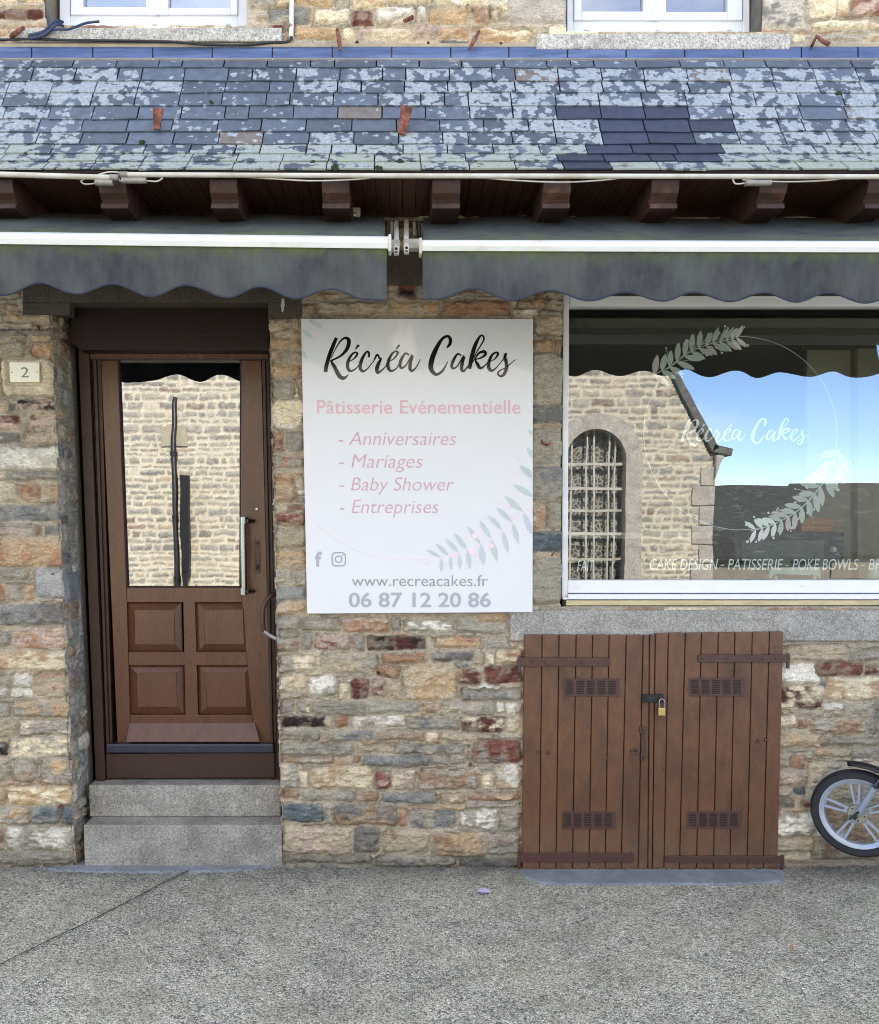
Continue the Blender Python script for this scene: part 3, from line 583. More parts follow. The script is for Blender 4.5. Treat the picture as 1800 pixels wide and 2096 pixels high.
grid_mesh('door_jamb', house, DR(Zj) - Hj2 + .020, Yj, Zj, cj2, np.ones(Yj.shape, bool), 'stone')
# reveals of the upper windows
M['reveal'] = mk('reveal_stone', (122, 116, 106), .85, var=.35, scale=9, bump=.006, bscale=30, second=(150, 132, 104))
for a, c, zb in (U1, U2):
    b = MB(); b.box((a - .09, .012, zb - .02), (a - .004, .3, UTOP)); b.box((c + .004, .012, zb - .02), (c + .09, .3, UTOP)); b.box((a - .09, .012, UTOP), (c + .09, .3, UTOP + .1)); b.build('window_reveal', 'reveal', house)
# shell: sides, back, roof (they keep the street in shade)
HX0, HX1, HY1, HZ = -3.4, 5.36, 7.5, 6.4
b = MB(); b.box((HX0, .02, -.1), (HX0 + .3, HY1, HZ)); b.build('side_wall', 'reveal', house)
b = MB(); b.box((HX1 - .3, .02, -.1), (HX1, .8, HZ)); b.box((HX1 - .3, 3.6, -.1), (HX1, HY1, HZ)); b.box((HX1 - .3, .8, -.1), (HX1, 3.6, .9)); b.box((HX1 - .3, .8, 2.85), (HX1, 3.6, HZ)); b.build('side_wall', 'reveal', house)  # side opening is added out of view to bring daylight into the shop
b = MB(); b.box((HX0 + .3, HY1 - .3, -.1), (HX1 - .3, HY1, HZ)); b.build('back_wall', 'reveal', house)
b = MB(); rz = HZ + .9
for s in (0, 1):
    y0, y1 = (-.25, HY1 / 2) if s == 0 else (HY1 + .25, HY1 / 2)
    b.hexa([(HX0 - .2, y0, HZ), (HX1 + .2, y0, HZ), (HX1 + .2, y1, rz), (HX0 - .2, y1, rz)], [(HX0 - .2, y0, HZ + .12), (HX1 + .2, y0, HZ + .12), (HX1 + .2, y1, rz + .12), (HX0 - .2, y1, rz + .12)])
b.build('main_roof', 'slate_far', house)
b = MB(); b.box((HX0 + .3, .32, 3.02), (HX1 - .3, HY1 - .3, 3.1)); b.build('upper_floor', 'room_dk', house)
# lintels
b = MB(); b.px(46, 535, 617, 619, -.012, .30); b.px(46, 619, 143, 644, -.0125, .06); b.px(549, 619, 617, 651, -.0125, .06); b.build('lintel', 'granite_dk', house, bevel=.004)
b = MB(); b.px(617.6, 512, 2500, 584, -.010, .2); b.build('lintel', 'granite_dk', house, bevel=.004)
b = MB(); b.px(1140, 584.5, 2200, 606, .03, .25); b.build('lintel', 'granite_dk', house)
# granite sill course under the shop window
b = MB(); b.px(1045, 1249, 2200, 1312, -.022, .2); b.pq([(1152, 1240.5), (2200, 1240.5), (2200, 1249), (1152, 1249)], .0, .2); b.build('window_sill', 'granite', house, bevel=.006)
# sills of the upper windows
for u0, v0, u1, v1 in ((38, 56, 577, 84), (1099, 68, 1619, 101)):
    b = MB(); b.px(u0, v0, u1, v1, -.03, .2); b.build('window_sill', 'granite_lt', house, bevel=.006)

# ---- upper windows
def casement(u0, u1, vb, panes, name='window'):
    yf = .14; V0 = -330
    b = MB(); fw = (panes[0][0] - u0) * .45
    b.px(u0, V0, u0 + fw, vb, yf, yf + .07); b.px(u1 - fw, V0, u1, vb, yf, yf + .07); b.px(u0 + fw, vb - 24, u1 - fw, vb, yf + .001, yf + .07)
    fr = b.build(name, 'pvc', house, bevel=.004)
    b = MB(); b.px(u0 - 2, vb - 2, u1 - 6, vb + 4, yf - .05, yf - .002); b.build('frame_sill', 'pvc', fr, bevel=.003)
    for k, (a, c, vp) in enumerate(panes):
        l = u0 + fw + 1 if k == 0 else (panes[0][1] + panes[1][0]) / 2 + 1; r = u1 - fw - 1 if k else (panes[0][1] + panes[1][0]) / 2 - 1
        b = MB(); b.px(l, V0, a, vb - 25, yf - .012, yf + .05); b.px(c, V0, r, vb - 25, yf - .012, yf + .05); b.px(a, vp, c, vb - 25, yf - .0115, yf + .05)
        b.build('sash', 'pvc', fr, bevel=.004)
        b = MB(); b.px(a - 2, V0, c + 2, vp + 2, yf + .02, yf + .026); b.build('pane', 'glass_up', fr)
    for t in (.11, .5, .89):
        u = u0 + (u1 - u0) * t; b = MB(); b.px(u - 5, vb - 9, u + 5, vb - 5, yf - .006, yf); b.build('drain_cap', 'pvc', fr, bevel=.001)
    mid = (panes[0][1] + panes[1][0]) / 2; b = MB(); b.px(mid - 5, V0, mid + 5, vb - 25, yf - .02, yf - .0125); b.build('meeting_strip', 'pvc', fr, bevel=.002)
    b = MB(); b.px(u0 + 10, V0, u1 - 10, vb - 30, yf + .12, yf + .125); return fr, b
fr, b = casement(122, 509, 55, ((170, 299, 14), (345, 472, 16))); b.build('net_curtain', 'curtain', fr)
fr, b = casement(1161, 1535, 66, ((1191, 1317, 23), (1364, 1490, 24))); b = MB(); b.px(1160, -330, 1530, 40, .9, .95); b.build('blind', 'room_dk', fr)

# ---- pent roof
rows_v = [350, 334, 318, 298, 273, 247, 220, 193, 169, 142, 120]
prof = [(-.56, P(820, 350, -.56).z)]
L = .0
def walk(L):
    pr = [(-.56, P(820, 350, -.56).z)]
    for v in rows_v[1:]:
        y0, z0 = pr[-1]; best = None
        for k in range(0, 1200):
            y = y0 + k * .0001; z = P(820, v, y).z
            if math.hypot(y - y0, z - z0) >= L: best = (y, z); break
        pr.append(best or (y, z))
    return pr
lo, hi = .06, .14
for _ in range(22):
    L = (lo + hi) / 2
    if walk(L)[-1][0] > -.035: hi = L
    else: lo = L
prof = walk(L)
slate = MB(); slate.a = {'Col': [], 'Aux': []}
rs = random.Random(3)
bare = [(290, 262, 120, 40, .34), (470, 160, 90, 34, .30), (620, 240, 130, 28, .30), (400, 150, 90, 22, .22), (760, 248, 120, 26, .30), (880, 250, 70, 22, .25), (1650, 225, 46, 24, .36), (560, 285, 120, 14, .15), (240, 135, 160, 12, .22), (700, 128, 260, 12, .18), (1500, 132, 400, 10, .20), (1020, 255, 60, 30, .12), (360, 285, 130, 26, .18), (130, 262, 60, 16, .10), (480, 225, 80, 30, .2)]
new = {5: None}
newspan = {1: (1150, 1215), 0: (1150, 1215), 2: (1170, 1435), 3: (1206, 1466), 4: (1245, 1420), 5: (1198, 1455), 6: (1152, 1405)}
newspan = {0: (1150, 1216), 1: (1170, 1433), 2: (1206, 1466), 3: (1245, 1420), 4: (1198, 1455), 5: (1152, 1405)}
SX0, SX1 = -3.4, 5.3
for r in range(10):
    (y0, z0), (y1, z1) = prof[r], prof[r + 1]
    d = Vector((0, y1 - y0, z1 - z0)); ln = d.length; d.normalize(); nrm = Vector((0, -d.z, d.y))
    if nrm.y > 0: nrm = -nrm
    x = SX0 + (.105 if r % 2 else 0) + rs.uniform(-.01, .01)
    while x < SX1:
        wd = .211 + rs.uniform(-.006, .006)
        if rs.random() < .10: wd *= .55
        g = .0022 + rs.random() * .0018; j = rs.uniform(-.0035, .0035); tl = rs.uniform(-.004, .004); th = rs.uniform(.006, .0085)
        o = Vector((0, y0, z0)); lift = .012
        A = o + d * (j + tl) + nrm * lift; B = o + d * (j - tl) + nrm * (lift + rs.uniform(-.002, .002)); T = o + d * (ln * 1.12) + nrm * .004
        q0 = [(x + g, T.y, T.z), (x + wd - g, T.y, T.z), (x + wd - g, B.y, B.z), (x + g, A.y, A.z)]
        q1 = [(a, b_ - nrm.y * th, c_ - nrm.z * th) for a, b_, c_ in q0]
        cx = x + wd / 2; u = PPU + cx / (D0 + y0) * F; v = (rows_v[r] + rows_v[r + 1]) / 2
        li = .535 - .21 + rs.gauss(0, .055)
        for bu, bv, su, sv, am in bare: li -= am * math.exp(-((u - bu) / su) ** 2 - ((v - bv) / sv) ** 2)
        if v > 300: li += .10
        if v < 140: li -= .12
        elif v < 225 and u > 800: li += .02
        gr = max(0, min(.55, (v - 275) / 100)) * (.4 + .6 * rs.random())
        c = np.array(lin((80, 90, 105))) * rs.uniform(.8, 1.25)
        if rs.random() < .025: c = np.array(lin((112, 104, 100)))
        sp = newspan.get(r)
        if sp and sp[0] < u < sp[1]: c = np.array(lin((46, 54, 76))) * rs.uniform(.85, 1.2); li = -.3; gr = 0
        slate.hexa(q0, q1); slate.a['Col'] += [(*c, 1)] * 8; slate.a['Aux'] += [(li, gr, 0, 1)] * 8
        x += wd
so = slate.build('pent_roof', 'slate', house)
b = MB()   # boards under the slates
for (ya, za), (yb, zb) in zip(prof, prof[1:]):
    d = Vector((0, yb - ya, zb - za)).normalized(); n = Vector((0, d.z, -d.y))
    q = [(SX0, yb, zb), (SX1, yb, zb), (SX1, ya, za), (SX0, ya, za)]; b.hexa([(x, y + n.y * .006, z + n.z * .006) for x, y, z in q], [(x, y + n.y * .03, z + n.z * .03) for x, y, z in q])
b.build('roof_board', 'groove', house)
# flashing tiles at the head of the pent roof
js = [-700, -570, -440, -310, -180, -60, 65, 190, 313, 435, 558, 681, 802, 923, 1042, 1162, 1282, 1402, 1522, 1641, 1757, 1880, 2000, 2130, 2260, 2400, 2560]
b = MB()
for a, c in zip(js, js[1:]):
    jt = rs.uniform(-.8, .8)
    t0, t1 = P(a + 1.2, 93.5 + jt, -.014), P(c - 1.2, 93.5 + jt, -.014); u0, u1 = P(a + 1.2, 121, -.060), P(c - 1.2, 121, -.060)
    q = [t0, t1, u1, u0]; b.hexa(q, [(p.x, p.y + .012, p.z - .006) for p in q])
b.build('flashing', 'flash', house, bevel=.002)
b = MB(); b.px(-750, 88, 2600, 96, -.022, .02); M['mortar'] = mk('lime_mortar', (176, 162, 140), .9, var=.2, scale=14, bump=.003, bscale=70); b.build('mortar_fillet', 'mortar', house, bevel=.004)
b = MB(); b.px(-750, 118.5, 2600, 123.5, -.058, -.03); b.build('mortar_fillet', 'mortar', house)
# moss tufts growing in the joints of the pent roof
for u, v, s in ((291, 292, 7), (597, 338, 7), (640, 333, 6), (686, 342, 8), (820, 331, 8), (862, 341, 8), (776, 344, 7), (903, 302, 4), (1718, 190, 7), (432, 207, 5), (728, 300, 4), (800, 296, 5)):
    i = min(range(11), key=lambda k: abs(rows_v[k] - v)); y, z = prof[i]; p = P(u, v, y - .012); b = MB(); k = s / 430
    for q in range(5): b.ball((p.x + rs.uniform(-.5, .5) * k, p.y + .004, p.z + rs.uniform(-.4, .4) * k), k * rs.uniform(.5, .8), (1, .7, .9), 6)
    b.build('moss_tuft', 'moss', so, smooth=True)
# flat rusty straps nailed on the slates
def strap(pts, y, th, parent, name, mat='rust'):
    b = MB(); b.prism(pts, y, y + th); return b.build(name, mat, parent, bevel=.0015)
yA = prof[6][0] - .05
yA = prof[4][0] - .035; strap([(313, 219), (334, 222), (327, 264), (314, 263)], yA, .012, so, 'iron_strap'); strap([(821, 213), (845, 219), (830, 276), (815, 272)], yA, .012, so, 'iron_strap')
# rafters and soffit
RB = P(820, 428, -.50).z; RT = P(820, 366, -.5).z
b = MB(); x = SX0; k = 0
while x < SX1:
    wd = .062; b.box((x + .0015, -.545, RT - .004 + rs.uniform(0, .002)), (x + wd - .0015, .03, RT + .014)); x += wd
b.build('soffit', 'wood_soffit', house)
b = MB(); b.box((SX0, -.555, RT + .0145), (SX1, -.53, prof[0][1] - .004)); b.build('fascia', 'groove', house)
def rafter(u0, u1):
    b = MB(); p0, p1 = P(u0, 400, -.5), P(u1, 400, -.5); x0, x1 = p0.x, p1.x; h = RT - RB
    sh = [(-.525, RT - .005), (-.528, RB + h * .72), (-.515, RB + h * .5), (-.49, RB + h * .34), (-.475, RB + h * .2), (-.50, RB + h * .19), (-.502, RB + h * .02), (-.47, RB), (-.02, RB), (-.02, RT - .005)]
    n = len(sh); b.add([(x0, y, z) for y, z in sh] + [(x1, y, z) for y, z in sh], [tuple(range(n)), tuple(range(2 * n - 1, n - 1, -1))] + [(i, (i + 1) % n, (i + 1) % n + n, i + n) for i in range(n)])
    return b.build('rafter', 'wood_rafter', house, bevel=.002)
for u0, u1 in ((-240, -180), (-25, 32), (206, 262), (432, 488), (660, 716), (885, 942), (1111, 1167), (1331, 1387), (1551, 1607), (1771, 1828), (1990, 2046), (2210, 2266)): rafter(u0, u1)
b = MB(); b.px(-750, 452, 2600, 470, -.008, .03); b.build('wall_plate', 'wood_soffit', house)
# iron hooks and cable studs in the upper wall
def hook(pts, y, r=.008, mat='rust'):
    b = MB(); b.tube([P(u, v, yy) for u, v, yy in pts], r, 8); return b.build('iron_hook', mat, house, smooth=True)
hook([(690, 58, .0), (691, 62, -.05), (694, 80, -.07), (697, 103, -.06)], 0, [.005, .008, .011, .007])
hook([(981, 64, 0), (979, 68, -.05), (970, 84, -.07), (961, 102, -.06)], 0, [.006, .007, .010, .007])
hook([(826, 43, -.0), (832, 41, -.03), (846, 35, -.05)], 0, [.008, .010, .011])
hook([(1660, 98, .0), (1664, 90, -.05), (1672, 74, -.07), (1684, 84, -.08), (1698, 91, -.08)], 0, [.006, .008, .009, .010, .012])
hook([(22, 76, .0), (26, 73, -.04), (38, 64, -.06), (50, 56, -.05)], 0, [.008, .012, .012, .008])
hook([(1108, 890, .0), (1110, 907, -.02), (1120, 911, -.03), (1127, 908, -.02)], 0, .006)
hook([(76, 668, .0), (79, 670, -.03), (80, 678, -.03)], 0, .007)
hook([(123, 1652, .0), (124, 1650, -.03), (126, 1655, -.03)], 0, .008)
hook([(105, 1166, .0), (106, 1176, -.02), (110, 1176, -.02), (111, 1168, .0)], 0, .003)
hook([(1136, 1126, .0), (1132, 1134, -.015), (1129, 1138, -.01)], 0, .003)
for u, v in ((731, 86), (877, 88), (1026, 89), (1200, 95), (1345, 97), (308, 70)):
    b = MB(); p = P(u, v, -.02); b.ball((p.x, -.014, p.z), .009, (1, 1.4, 1), 6); b.tube([(p.x, .0, p.z), (p.x, -.02, p.z + .003)], .005, 6); b.build('wall_stud', 'black', house, smooth=True)
# chipped white paint streak on the door lintel
b = MB(); b.prism([(577, 611), (582, 611), (583, 624), (580, 639), (577, 638), (575, 625)], -.0136, -.0124); b.build('paint_streak', 'white_old', house)

# ------------------------------------------------------------------ entrance door
k4 = lambda x, y: (x * .36538, 580 + y * .36538)
k5 = lambda x, y: (x * .36538, 1150 + y * .36538)
YD = .235
b = MB(); b.prism([(144, 621), (552, 621), (552, 717), (163, 717), (152, 706), (144, 702)], .10, .30); bx = b.build('shutter_box', 'shutter_shaded', house, bevel=.006)
b = MB(); b.px(145, 684, 551.5, 686.5, .0985, .11); b.build('seam', 'groove', bx)
# frame: stepped mouldings on both sides and a head
b = MB()
def post(top, bot, y0):  # (uL,uR) at v=712 and at v=1598
    b.pq([(top[0], 712), (top[1], 712), (bot[1], 1598), (bot[0], 1598)], y0, .34)
post((160, 182), (196, 216), YD - .045); post((182.2, 189), (216.2, 220), YD - .005); post((189.2, 196), (220.2, 226), YD - .025); post((196.2, 206), (226.2, 233), YD - .008)
post((551, 590), (569, 600), YD - .045); post((543, 550.8), (561, 568.8), YD - .008); post((536, 542.8), (556, 560.8), YD - .025)
b.px(182, 717.5, 551, 736, YD - .03, .34)
frame = b.build('door_frame', 'darkbrown', house, bevel=.003)
b = MB(); b.px(186, 719, 549, 733, YD - .036, YD - .0302); b.build('head_strip', 'brown', frame, bevel=.002)
b = MB()
# leaf: stiles, rails, muntin
TL, TR, BR, BL = (241, 735.5), (494.5, 735.5), (493, 1203), (259, 1203)
def at(q, v):  # u of the left leaf edge / right leaf edge at height v
    return q[0] + (q[1] - q[0]) * (v - 736) / (1522 - 736)
LE, RE = (206.5, 240.5), (535.5, 555.5)
b.pq([(LE[0], 736), TL, (259, 1203), (264, 1380), (at(LE, 1380), 1380)], YD, YD + .045) if False else None
b.prism([(LE[0], 736), TL, BL, (268, 1522), (LE[1], 1522)], YD, YD + .045)
b.prism([TR, (RE[0], 736), (RE[1], 1522), (521, 1522), BR], YD, YD + .045)
rails = [(1203, 1233), (1335, 1362), (1464, 1522)]
def il(v): return 259 + (268 - 259) * (v - 1203) / (1522 - 1203)
def ir(v): return 493 + (521 - 493) * (v - 1203) / (1522 - 1203)
for a, c in rails: b.pq([(il(a) + .2, a), (ir(a) - .2, a), (ir(c) - .2, c), (il(c) + .2, c)], YD + .0006, YD + .045)
b.pq([k5(1027, 226), k5(1093, 226), k5(1111, 860), k5(1039, 860)], YD + .0012, YD + .045)
door = b.build('door', 'brown', house, bevel=.003)
door['label'] = 'brown panelled door with a tall glass pane'
b = MB(); b.px(241, 735.5, 496, 1204, YD + .02, YD + .028); b.build('pane', 'glass_door', door)
b = MB()   # dark glazing seal
for q in ([TL, (TL[0] + 3, TL[1]), (BL[0] + 3, BL[1]), BL], [(TR[0] - 3, TR[1]), TR, BR, (BR[0] - 3, BR[1])], [(BL[0] + 3, BL[1] - 3), (BR[0] - 3, BR[1] - 3), (BR[0] - 3, BR[1]), (BL[0] + 3, BL[1])]): b.pq(q, YD + .004, YD + .03)
b.build('glazing_seal', 'groove', door)
for (o0, o1, o2, o3), (i0, i1, i2, i3) in (((k5(708, 228), k5(1018, 228), k5(1025, 508), k5(715, 508)), (k5(752, 266), k5(978, 266), k5(982, 465), k5(756, 465))),
        ((k5(1095, 225), k5(1405, 227), k5(1415, 506), k5(1104, 506)), (k5(1142, 265), k5(1363, 265), k5(1370, 464), k5(1147, 464))),
        ((k5(722, 580), k5(1030, 580), k5(1038, 858), k5(728, 858)), (k5(765, 622), k5(990, 620), k5(996, 815), k5(770, 815))),
        ((k5(1110, 580), k5(1415, 580), k5(1422, 856), k5(1117, 858)), (k5(1153, 621), k5(1376, 620), k5(1383, 814), k5(1158, 814)))):
    b = MB(); O = [P(u, v, YD + .02) for u, v in (o0, o1, o2, o3)]; I = [P(u, v, YD - .006) for u, v in (i0, i1, i2, i3)]; I2 = [P(u, v, YD - .003) for u, v in (i0, i1, i2, i3)]
    cx = sum((p.x for p in I)) / 4; cz = sum((p.z for p in I)) / 4
    J = [(p.x + (cx - p.x) * .02, YD - .006, p.z + (cz - p.z) * .02) for p in I]
    b.add(O + I2 + J, [(0, 1, 5, 4), (1, 2, 6, 5), (2, 3, 7, 6), (3, 0, 4, 7), (4, 5, 9, 8), (5, 6, 10, 9), (6, 7, 11, 10), (7, 4, 8, 11), (8, 9, 10, 11)])
    b.build('panel', 'brown', door)
b = MB(); t0, t1 = P(*k5(727, 902), YD - .002), P(*k5(1428, 900), YD - .002); q0, q1 = P(*k5(708, 1008), YD - .055), P(*k5(1456, 1008), YD - .055)
b.add([t0, t1, q1, q0, (t0.x, YD, t0.z), (t1.x, YD, t1.z), (q1.x, YD, q1.z - .004), (q0.x, YD, q0.z - .004)], [(0, 1, 2, 3), (4, 7, 6, 5), (3, 2, 6, 7), (0, 3, 7, 4), (1, 5, 6, 2), (0, 4, 5, 1)])
b.build('drip_board', 'brown', door, bevel=.002)
b = MB(); a, c = P(498, 1066, YD - .07), P(500, 1216, YD - .07); b.tube([a, c], .017, 16); ph = b.build('pull_handle', 'chrome', door, smooth=True)
for v in (1066, 1211):
    b = MB(); p = P(499, v, YD - .07); b.tube([(p.x, p.y, p.z + .02), (p.x, p.y, p.z - .016)], .0215, 16); q = P(519, v - 1, YD - .0); b.tube([(p.x + .015, p.y, p.z), (q.x, YD - .025, p.z), (q.x, YD + .004, p.z)], .013, 10)
    b.build('handle_clamp', 'chrome', ph, smooth=True)
b = MB(); p = P(526.5, 1042, YD); m = Matrix.Translation((p.x, YD + .002, p.z)) @ Matrix.Rotation(R(90), 4, 'X'); b.lathe([(.0, .014), (.008, .013), (.0105, .008), (.0115, .0)], m, 20); b.build('keyhole_cap', 'chrome', door, smooth=True)
b = MB(); b.pq([(519.5, 1105), (532.5, 1105), (534, 1174), (521, 1174)], YD - .003, YD + .004); lp = b.build('lock_plate', 'brown_iron', door, bevel=.001)
b = MB(); b.px(524.5, 1156, 530, 1166, YD - .009, YD - .0031); b.px(525.5, 1110, 529, 1114, YD - .005, YD - .0031); b.build('key_barrel', 'groove', lp, bevel=.001)
b = MB(); b.pq([(216.5, 1523), (561, 1523), (561, 1542), (217, 1542)], YD - .05, .33); b.build('threshold', 'threshold', house, bevel=.008)
b = MB(); b.pq([(217, 1543), (562.5, 1541), (563, 1592), (218, 1593)], YD - .03, .33); b.build('kick_board', 'darkbrown', house, bevel=.003)
b = MB(); b.tube([Vector(p) for p in spline([tuple(P(u, v, y)) for u, v, y in ((566, 1216, .14), (556, 1219, .10), (544, 1232, .085), (538.5, 1250, .08), (538, 1275, .08), (541, 1293, .085))], 6)], .013, 10)
gh = b.build('grab_handle', 'brown_iron', house, smooth=True)
b = MB(); b.tube([P(541, 1292, .085), P(552, 1300, .06), (P(567, 1309, .03).x, .04, P(567, 1309, .03).z)], .011, 8); b.build('handle_stub', 'hub', gh, smooth=True)
# hallway behind the glass
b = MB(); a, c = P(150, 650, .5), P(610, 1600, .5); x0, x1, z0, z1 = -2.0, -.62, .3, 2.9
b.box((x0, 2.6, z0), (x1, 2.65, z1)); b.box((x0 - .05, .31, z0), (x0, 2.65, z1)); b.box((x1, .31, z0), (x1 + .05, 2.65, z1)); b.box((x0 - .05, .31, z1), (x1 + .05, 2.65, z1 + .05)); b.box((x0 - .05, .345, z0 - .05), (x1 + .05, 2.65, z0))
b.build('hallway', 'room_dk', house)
# ---- steps
zl = P(380, 1689, -.015).z; zu = P(380, 1607, .115).z
b = MB(); a, c = P(173, 1757, -.015), P(578, 1757, -.015); b.box((a.x, -.015, -.05), (c.x, .30, zl)); b.build('step', 'granite_step', house, bevel=.006)
b = MB(); a, c = P(183, 1650, .115), P(575, 1650, .115); b.box((a.x, .115, zl + .001), (c.x, .34, zu)); b.build('step', 'granite_step', house, bevel=.006)

# ------------------------------------------------------------------ cellar doors
kc = lambda x, y: (1000 + x * .4497, 1200 + y * .4497)
YC = -.045
def cellar(top, bot, grooves, vt, vb, label, straps, vents, mirror):
    b = MB(); n = len(top) - 1
    for i in range(n):
        g = 1.9; yy = YC + rs.uniform(-.0012, .0012)
        q = [kc(top[i] + g, vt[0] + (vt[1] - vt[0]) * i / n), kc(top[i + 1] - g, vt[0] + (vt[1] - vt[0]) * (i + 1) / n), kc(bot[i + 1] - g, vb + rs.uniform(-3, 2)), kc(bot[i] + g, vb + rs.uniform(-3, 2))]
        b.pq(q, yy, -.004)
    o = b.build('cellar_door', 'brown_old', house, bevel=.0042); o['label'] = label
    b = MB(); b.pq([kc(top[0] + 4, vt[0] + 4), kc(top[-1] - 4, vt[1] + 4), kc(bot[-1] - 4, vb - 6), kc(bot[0] + 4, vb - 6)], YC + .010, -.003); b.build('backing_board', 'groove', o)
    for (x0, y0, x1, y1), bolts, side in straps:
        b = MB(); h = (y1 - y0) / 2; ym = (y0 + y1) / 2
        b.prism([kc(x0, y0 + 6), kc(x0 + 6, y0), kc(x1 - 6, y0), kc(x1, y0 + 6), kc(x1, y1 - 6), kc(x1 - 6, y1), kc(x0 + 6, y1), kc(x0, y1 - 6)], YC - .010, YC - .0012)
        xe = x0 if side < 0 else x1; p = P(*kc(xe, ym), YC); b.tube([(p.x, YC - .004, P(*kc(xe, y0 - 6), YC).z), (p.x, YC - .004, P(*kc(xe, y1 + 26), YC).z)], .0095, 10)
        s = b.build('strap_hinge', 'brown_iron', o, bevel=.0015)
        for xb in bolts:
            b = MB(); p = P(*kc(xb, ym), YC - .010); b.ball((p.x, YC - .010, p.z), .0065, (1, .7, 1), 5); b.build('bolt_head', 'brown_iron', s, smooth=True)
    for x0, y0, x1, y1 in vents:
        b = MB(); b.px(*kc(x0, y0), *kc(x1, y1), YC - .0045, YC - .001); vt_ = b.build('vent_plate', 'brown_iron', o, bevel=.001)
        b = MB(); w5 = (x1 - x0 - 12) / 5
        for i in range(5):
            for j in range(8):
                xa = x0 + 8 + i * w5; ya = y0 + 10 + j * (y1 - y0 - 20) / 8
                b.px(*kc(xa, ya), *kc(xa + w5 - 14, ya + (y1 - y0 - 20) / 8 * .62), YC - .0055, YC - .004)
        b.build('vent_slots', 'groove', vt_)
    return o
tl = [163, 245, 322, 400, 475, 550, 628, 705, 735]; bl = [153, 232, 308, 383, 458, 532, 605, 682, 727]
cl = cellar(tl, bl, None, (221, 222), 1291, 'left leaf of the brown plank cellar door', [((140, 325, 555, 365), (200, 258, 427, 540), -1), ((140, 1215, 662, 1257), (193, 290, 387, 487, 585), -1)], [(345, 420, 598, 503), (335, 1025, 580, 1107)], 0)
tr = [760, 820, 897, 970, 1047, 1123, 1202, 1280, 1346]; br = [746, 800, 870, 948, 1025, 1100, 1178, 1252, 1318]
cr = cellar(tr, br, None, (214, 207), 1290, 'right leaf of the brown plank cellar door', [((955, 312, 1362, 347), (975, 1085, 1250, 1308), 1), ((806, 1228, 1336, 1260), (880, 982, 1082, 1183, 1283), 1)], [(915, 417, 1168, 502), (905, 1025, 1153, 1105)], 1)
b = MB(); b.pq([kc(737, 222), kc(758, 222), kc(744, 1290), kc(729, 1290)], YC - .006, -.004); b.build('meeting_strip', 'brown_old', cl, bevel=.003)
b = MB(); b.px(*kc(705, 493), *kc(800, 530), YC - .014, YC - .001); hs = b.build('hasp', 'black', cl, bevel=.003)
b = MB(); b.px(*kc(716, 504), *kc(766, 520), YC - .0165, YC - .0142); b.build('hasp_slot', 'lead', hs, bevel=.0008)
b = MB(); b.px(*kc(690, 641), *kc(718, 668), YC - .012, YC - .001); b.px(*kc(696, 668), *kc(716, 770), YC - .004, YC - .001); b.px(*kc(694, 766), *kc(717, 794), YC - .009, YC - .001); b.prism([kc(646, 742), kc(676, 736), kc(690, 770), kc(650, 775)], YC - .004, YC - .001); b.build('old_lock', 'brown_iron', cl, bevel=.002)
for x, y in ((700, 653), (671, 750), (706, 780)):
    b = MB(); p = P(*kc(x, y), YC - .013); b.ball((p.x, YC - .0115, p.z), .006, (1, .35, 1), 5); b.build('keyhole', 'groove', cl)
for x, y, o in ((225, 757, cl), (272, 758, cl), (1228, 704, cr), (1262, 700, cr)):
    b = MB(); p = P(*kc(x, y), YC); b.ball((p.x, YC - .003, p.z), .009, (1, .7, 1), 6); b.build('bolt_head', 'brown_iron', o, smooth=True)
pl = thing('padlock', P(*kc(790, 572), YC - .03), 'small brass padlock hanging from the black hasp on the cellar doors', 'padlock')
b = MB(); b.px(*kc(774, 554), *kc(806, 590), YC - .036, YC - .018); b.build('lock_body', 'brass', pl, bevel=.003)
b = MB(); b.tube([Vector(p) for p in spline([tuple(P(*kc(x, y), YC - .027)) for x, y in ((778, 556), (777, 530), (781, 517), (789, 513), (797, 517), (802, 530), (802, 556))], 5)], .0042, 8); b.build('shackle', 'chrome', pl, smooth=True)

# ------------------------------------------------------------------ shop window
YW = .03
WR = 2090
b = MB(); b.pq([(1153, 600), (1165.5, 600), (1162.5, 1222), (1150, 1222)], YW - .003, YW + .08); b.px(1166, 600, WR, 626.5, YW, YW + .08); b.pq([(1163, 1187.5), (WR, 1187.5), (WR, 1214), (1163, 1214)], YW, YW + .08); b.px(WR - 14, 600, WR, 1222, YW - .003, YW + .08)
sw = b.build('shop_window', 'pvc', house, bevel=.004); sw['label'] = 'white framed shop window reflecting the church'
b = MB(); b.px(1163, 1216.5, WR, 1227, YW - .03, YW + .05); b.px(1152, 1222.5, 1162.5, 1227.5, YW - .03, YW + .05); b.build('frame_sill', 'pvc', sw, bevel=.003)
b = MB(); b.pq([(1158, 1229), (WR, 1229), (WR, 1239), (1158, 1239.5)], -.004, .12); b.build('packing_strip', 'wood_pale', sw, bevel=.003)
b = MB(); b.pq([(1152, 1228), (1159, 1228), (1159, 1240), (1152, 1240)], -.006, .12); b.build('packing_end', 'groove', sw)
for u in (1184, 1407.5, 1646, 1880):
    b = MB(); b.px(u - 5, 1198, u + 5, 1203.5, YW - .005, YW + .002); b.build('drain_cap', 'pvc', sw, bevel=.002)
YG = YW + .03
b = MB(); b.px(1160, 622, WR - 8, 1190, YG, YG + .008); b.build('pane', 'glass_shop', sw)
YL = YG + .0100
